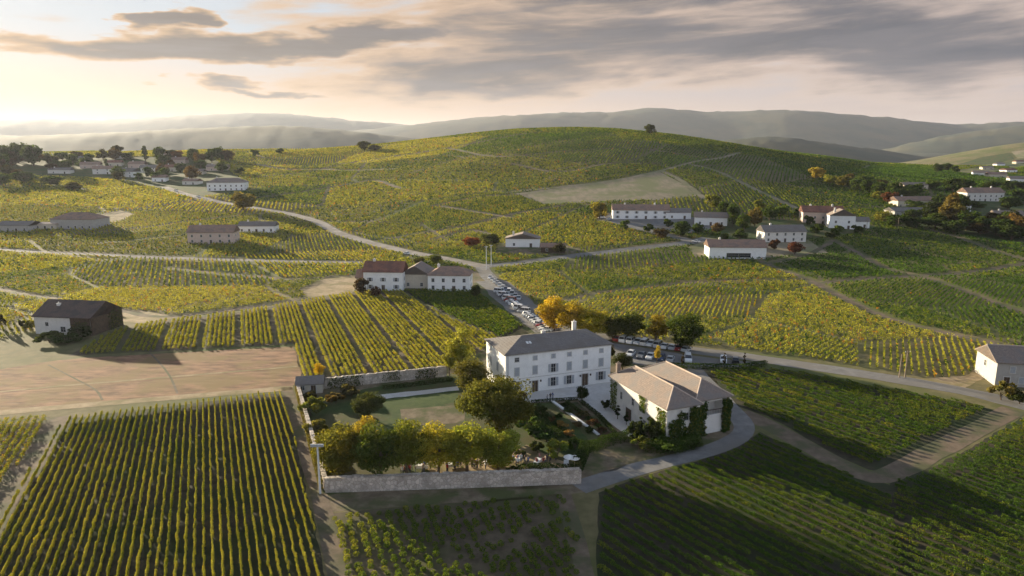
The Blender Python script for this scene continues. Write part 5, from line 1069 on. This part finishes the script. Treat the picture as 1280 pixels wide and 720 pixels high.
for px, py, lb in ((220, 240, 'white van on the upper road at the village edge'), (248, 247, 'white car on the upper left road below the villa'), (508, 318, 'white car on the road above the crossroads'), (870, 303, 'white car at the road junction before the veranda house')):
    x, y, z = gp(px, py); put_car('van' if 'van' in lb else 'sedan', x, y, 2.4, (.75, .75, .74), lb, None)
# ------------------------------------------------------------------ people on the terrace
def person_mesh(seed, pose):
    rng = random.Random(seed); st = rng.uniform(-0.06, 0.06)
    J = {'pel': (0, 0, 0.95), 'ch': (0, 0.02, 1.32), 'nk': (0, 0.02, 1.50), 'hd': (0, 0.0, 1.62), 'ht': (0, 0, 1.74)}
    E = [('pel', 'ch'), ('ch', 'nk'), ('nk', 'hd'), ('hd', 'ht')]; rad = {'pel': .155, 'ch': .17, 'nk': .06, 'hd': .105, 'ht': .08}
    for s, n_ in ((-1, 'l'), (1, 'r')):
        fw = {'stand': 0, 'walk': 0.2 * s, 'chat': 0.04 * s}[pose]
        J.update({'hip'+n_: (s*.1, 0, .88), 'kn'+n_: (s*.11, -fw*.6, .48), 'an'+n_: (s*.11, -fw + (.06 if fw < 0 else 0), .08), 'to'+n_: (s*.13, -fw-.15, .05)})
        J.update({'sh'+n_: (s*.19, .02, 1.42), 'el'+n_: (s*.26, .04 + fw*.5, 1.14), 'ha'+n_: ((s*.14, -.28, 1.12) if pose == 'chat' else (s*.28, -.05 + fw, .86))})
        E += [('pel', 'hip'+n_), ('hip'+n_, 'kn'+n_), ('kn'+n_, 'an'+n_), ('an'+n_, 'to'+n_), ('ch', 'sh'+n_), ('sh'+n_, 'el'+n_), ('el'+n_, 'ha'+n_)]
        rad.update({'hip'+n_: .1, 'kn'+n_: .065, 'an'+n_: .05, 'to'+n_: .04, 'sh'+n_: .07, 'el'+n_: .048, 'ha'+n_: .04})
    ks = list(J); me = bpy.data.meshes.new('person'); me.from_pydata([J[k] for k in ks], [(ks.index(a), ks.index(b)) for a, b in E], [])
    o = bpy.data.objects.new('person', me); COL.objects.link(o); o.modifiers.new('skin', 'SKIN'); sb = o.modifiers.new('sub', 'SUBSURF'); sb.levels = 1
    for v, k in zip(me.skin_vertices[0].data, ks): v.radius = (rad[k], rad[k] * (0.72 if k in ('ch', 'pel') else 1)); v.use_root = (k == 'pel')
    dg = bpy.context.evaluated_depsgraph_get(); out = bpy.data.meshes.new_from_object(o.evaluated_get(dg)); bpy.data.objects.remove(o); out.name = 'person'
    out.materials.clear()
    for m_ in ('shirt', 'trouser', 'skin', 'hair'): out.materials.append(M[m_])
    idx = []
    for p in out.polygons:
        c = p.center; i = 0 if 0.9 < c.z < 1.47 else 1 if c.z <= 0.9 else 2
        if c.z > 1.6 and (c.y > 0.03 or c.z > 1.71): i = 3
        if abs(c.x) > 0.2 and c.z < 1.16: i = 2
        idx.append(i)
    out.polygons.foreach_set('material_index', np.array(idx, np.int32)); out.polygons.foreach_set('use_smooth', np.ones(len(idx), bool)); return out
PM = [person_mesh(i, p) for i, p in enumerate(('stand', 'walk', 'chat', 'stand'))]
def crowd():
    rng = random.Random(11); cols = [('red', (0.4, 0.04, 0.04)), ('white', (0.75, 0.75, 0.73)), ('black', (0.03, 0.03, 0.035)), ('pink', (0.5, 0.22, 0.22)), ('blue', (0.08, 0.14, 0.3)), ('white', (0.7, 0.7, 0.68)), ('dark red', (0.2, 0.04, 0.04)), ('beige', (0.45, 0.36, 0.26))]
    for i in range(58):
        px = rng.uniform(500, 652) if i < 46 else rng.uniform(645, 700); py = np.interp(px, [500, 600, 650, 700], [590, 585, 580, 577]) + rng.uniform(-2.5, 4.0)
        x, y = un(px, py); n_, c = rng.choice(cols); o = bpy.data.objects.new('person', PM[i % 4]); COL.objects.link(o)
        o.location = (x, y, 0.035); o.rotation_euler = (0, 0, rng.uniform(0, 6.28)); k = rng.uniform(0.93, 1.06); o.scale = (k, k, k); o.color = (*c, 1)
        tag(o, f'person in a {n_} top in the crowd behind the stone wall', 'person', f'people in {n_} tops behind the stone wall')
    for i, (px, py, n_, c) in enumerate(((688, 500, 'dark', (.05, .05, .06)), (691, 499, 'blue', (.08, .12, .25)), (684, 502, 'grey', (.3, .3, .3)))):
        x, y = un(px, py); o = bpy.data.objects.new('person', PM[i]); COL.objects.link(o); o.location = (x, y, 0.04); o.rotation_euler = (0, 0, i * 2.0); o.color = (*c, 1)
        tag(o, f'person in a {n_} top standing on the manor forecourt at the white path', 'person')
crowd()
# tables and parasols of the terrace
def table(px, py, label, rz):
    x, y = un(px, py); o = empty('table', (x, y, 0.035), rz, label, 'table', 'tables on the terrace'); MB().box(-1.0, 1.0, -0.45, 0.45, 0.71, 0.76).build('tabletop', M['cloth'], o)
    mb = MB(); P = [(-1.02, -.47, .775), (1.02, -.47, .775), (1.02, .47, .775), (-1.02, .47, .775), (-1.05, -.5, .25), (1.05, -.5, .25), (1.05, .5, .25), (-1.05, .5, .25)]; mb.poly(P, [(0, 1, 2, 3), (0, 4, 5, 1), (1, 5, 6, 2), (2, 6, 7, 3), (3, 7, 4, 0)]); mb.build('tablecloth', M['cloth'], o)
    for sx_ in (-.9, .9):
        for sy_ in (-.38, .38): MB().tube([(sx_, sy_, 0), (sx_, sy_, .72)], .03, 6).build('leg', M['wood'], o)
for i, (px, py) in enumerate(((528, 586), (566, 584), (612, 580), (650, 576), (672, 580), (708, 583))): table(px, py, f'white clothed table among the people, {nth(i+1)} from the left on the terrace', 0.3 * i)
for i, (px, py) in enumerate(((711, 586), (718, 587))):
    x, y = un(px, py); o = empty('parasol', (x, y, 0.05), 0, ('white garden parasol at the end of the stone wall, left one of the pair', 'white garden parasol at the end of the stone wall, right one of the pair')[i], 'parasol')
    MB().tube([(0, 0, 0), (0, 0, 2.75)], .035, 7).build('pole', M['postwood'], o); MB().tube([(0, 0, 0), (0, 0, .1)], .3, 12).build('base', M['metal'], o)
    P = [(0, 0, 2.75)] + [(1.0 * math.cos(a), 1.0 * math.sin(a), 2.2) for a in np.arange(8) * math.pi / 4] + [(0, 0, 2.68)] + [(.98 * math.cos(a), .98 * math.sin(a), 2.1) for a in np.arange(8) * math.pi / 4]
    MB().poly(P, [(0, 1+k, 1+(k+1) % 8) for k in range(8)] + [(9, 10+(k+1) % 8, 10+k) for k in range(8)] + [(1+k, 10+k, 10+(k+1) % 8, 1+(k+1) % 8) for k in range(8)]).build('canopy', M['cloth'], o)
# white edging of the garden path
a, b = un(689, 501), un(748, 544); o = empty('path_edging', (*a, 0.08), math.atan2(b[1]-a[1], b[0]-a[0]), 'long thin white stone edging running down through the flower beds', 'edging')
MB().box(0, math.hypot(b[0]-a[0], b[1]-a[1]), -0.3, 0.3, -0.1, 0.22).build('kerb_stone', M['cloth'], o)
# ------------------------------------------------------------------ poles
x, y = wc[0] - 0.75, wc[1] - 0.5; fl = empty('floodlight_pole', (x, y, 0), 0, 'tall grey pole with a cluster of floodlights at the corner of the stone wall', 'light pole')
MB().tube([(0, 0, 0), (0, 0, 8.6)], [0.19, 0.13], 8).build('pole', M['metal'], fl)
cb = MB().box(-0.9, 0.9, -0.05, 0.05, 8.25, 8.35).build('crossarm', M['metal'], fl)
for k in (-0.8, -0.27, 0.27, 0.8):
    h = MB(); h.box(k-0.24, k+0.24, -0.36, -0.08, 8.36, 8.8); h.tube([(k, 0, 8.3), (k, -0.12, 8.45)], 0.03, 5); h.build('floodlight', M['shutter'], fl)
def wood_pole(px, py, h, label, arms=True, m_='postwood', rad=0.13):
    x, y, z = gp(px, py); o = empty('utility_pole', (x, y, z), 0.3, label, 'pole'); MB().tube([(0, 0, -0.3), (0, 0, h)], [rad*1.2, rad*0.8], 8).build('pole', M[m_], o)
    if arms:
        c = MB().box(-0.8, 0.8, -0.05, 0.05, h-0.5, h-0.38).build('crossarm', M[m_], o)
        for k in (-.7, 0, .7): MB().tube([(k, 0, h-0.4), (k, 0, h-0.15)], 0.06, 6).build('insulator', M['cloth'], c)
    return o
wood_pole(1124, 472, 6.0, 'left one of two wooden poles beside the bend of the main road', False); wood_pole(1131, 472, 7.0, 'right one of two wooden poles beside the bend of the main road')
wood_pole(608, 337, 11.0, 'pale utility pole at the crossroads, left of the pair', True, 'metal', 0.16); wood_pole(614, 332, 10.0, 'pale utility pole at the crossroads, right of the pair', True, 'metal', 0.16)
wood_pole(1083, 288, 9, 'thin pole in front of the low white garage', False, 'postwood'); wood_pole(1122, 288, 8, 'thin pole at the left end of the dark grove', False, 'postwood'); wood_pole(560, 300, 8, 'thin pole beside the vineyard path above the crossroads', True)
far_vines()
# ------------------------------------------------------------------ haze
m_ = bpy.data.materials.new('haze'); m_.use_nodes = True; m_.node_tree.nodes.clear(); n = NT(m_.node_tree)
out = n.n('ShaderNodeOutputMaterial'); pv = n.n('ShaderNodeVolumePrincipled'); n.link(pv.outputs[0], out.inputs['Volume'])
pv.inputs['Color'].default_value = (0.68, 0.72, 0.84, 1); pv.inputs['Density'].default_value = 3.6e-5; pv.inputs['Anisotropy'].default_value = 0.36
hz = MB().box(-18000, 18000, -400, 16500, -90, 580)
tag(hz.build('haze', m_), kind='stuff')
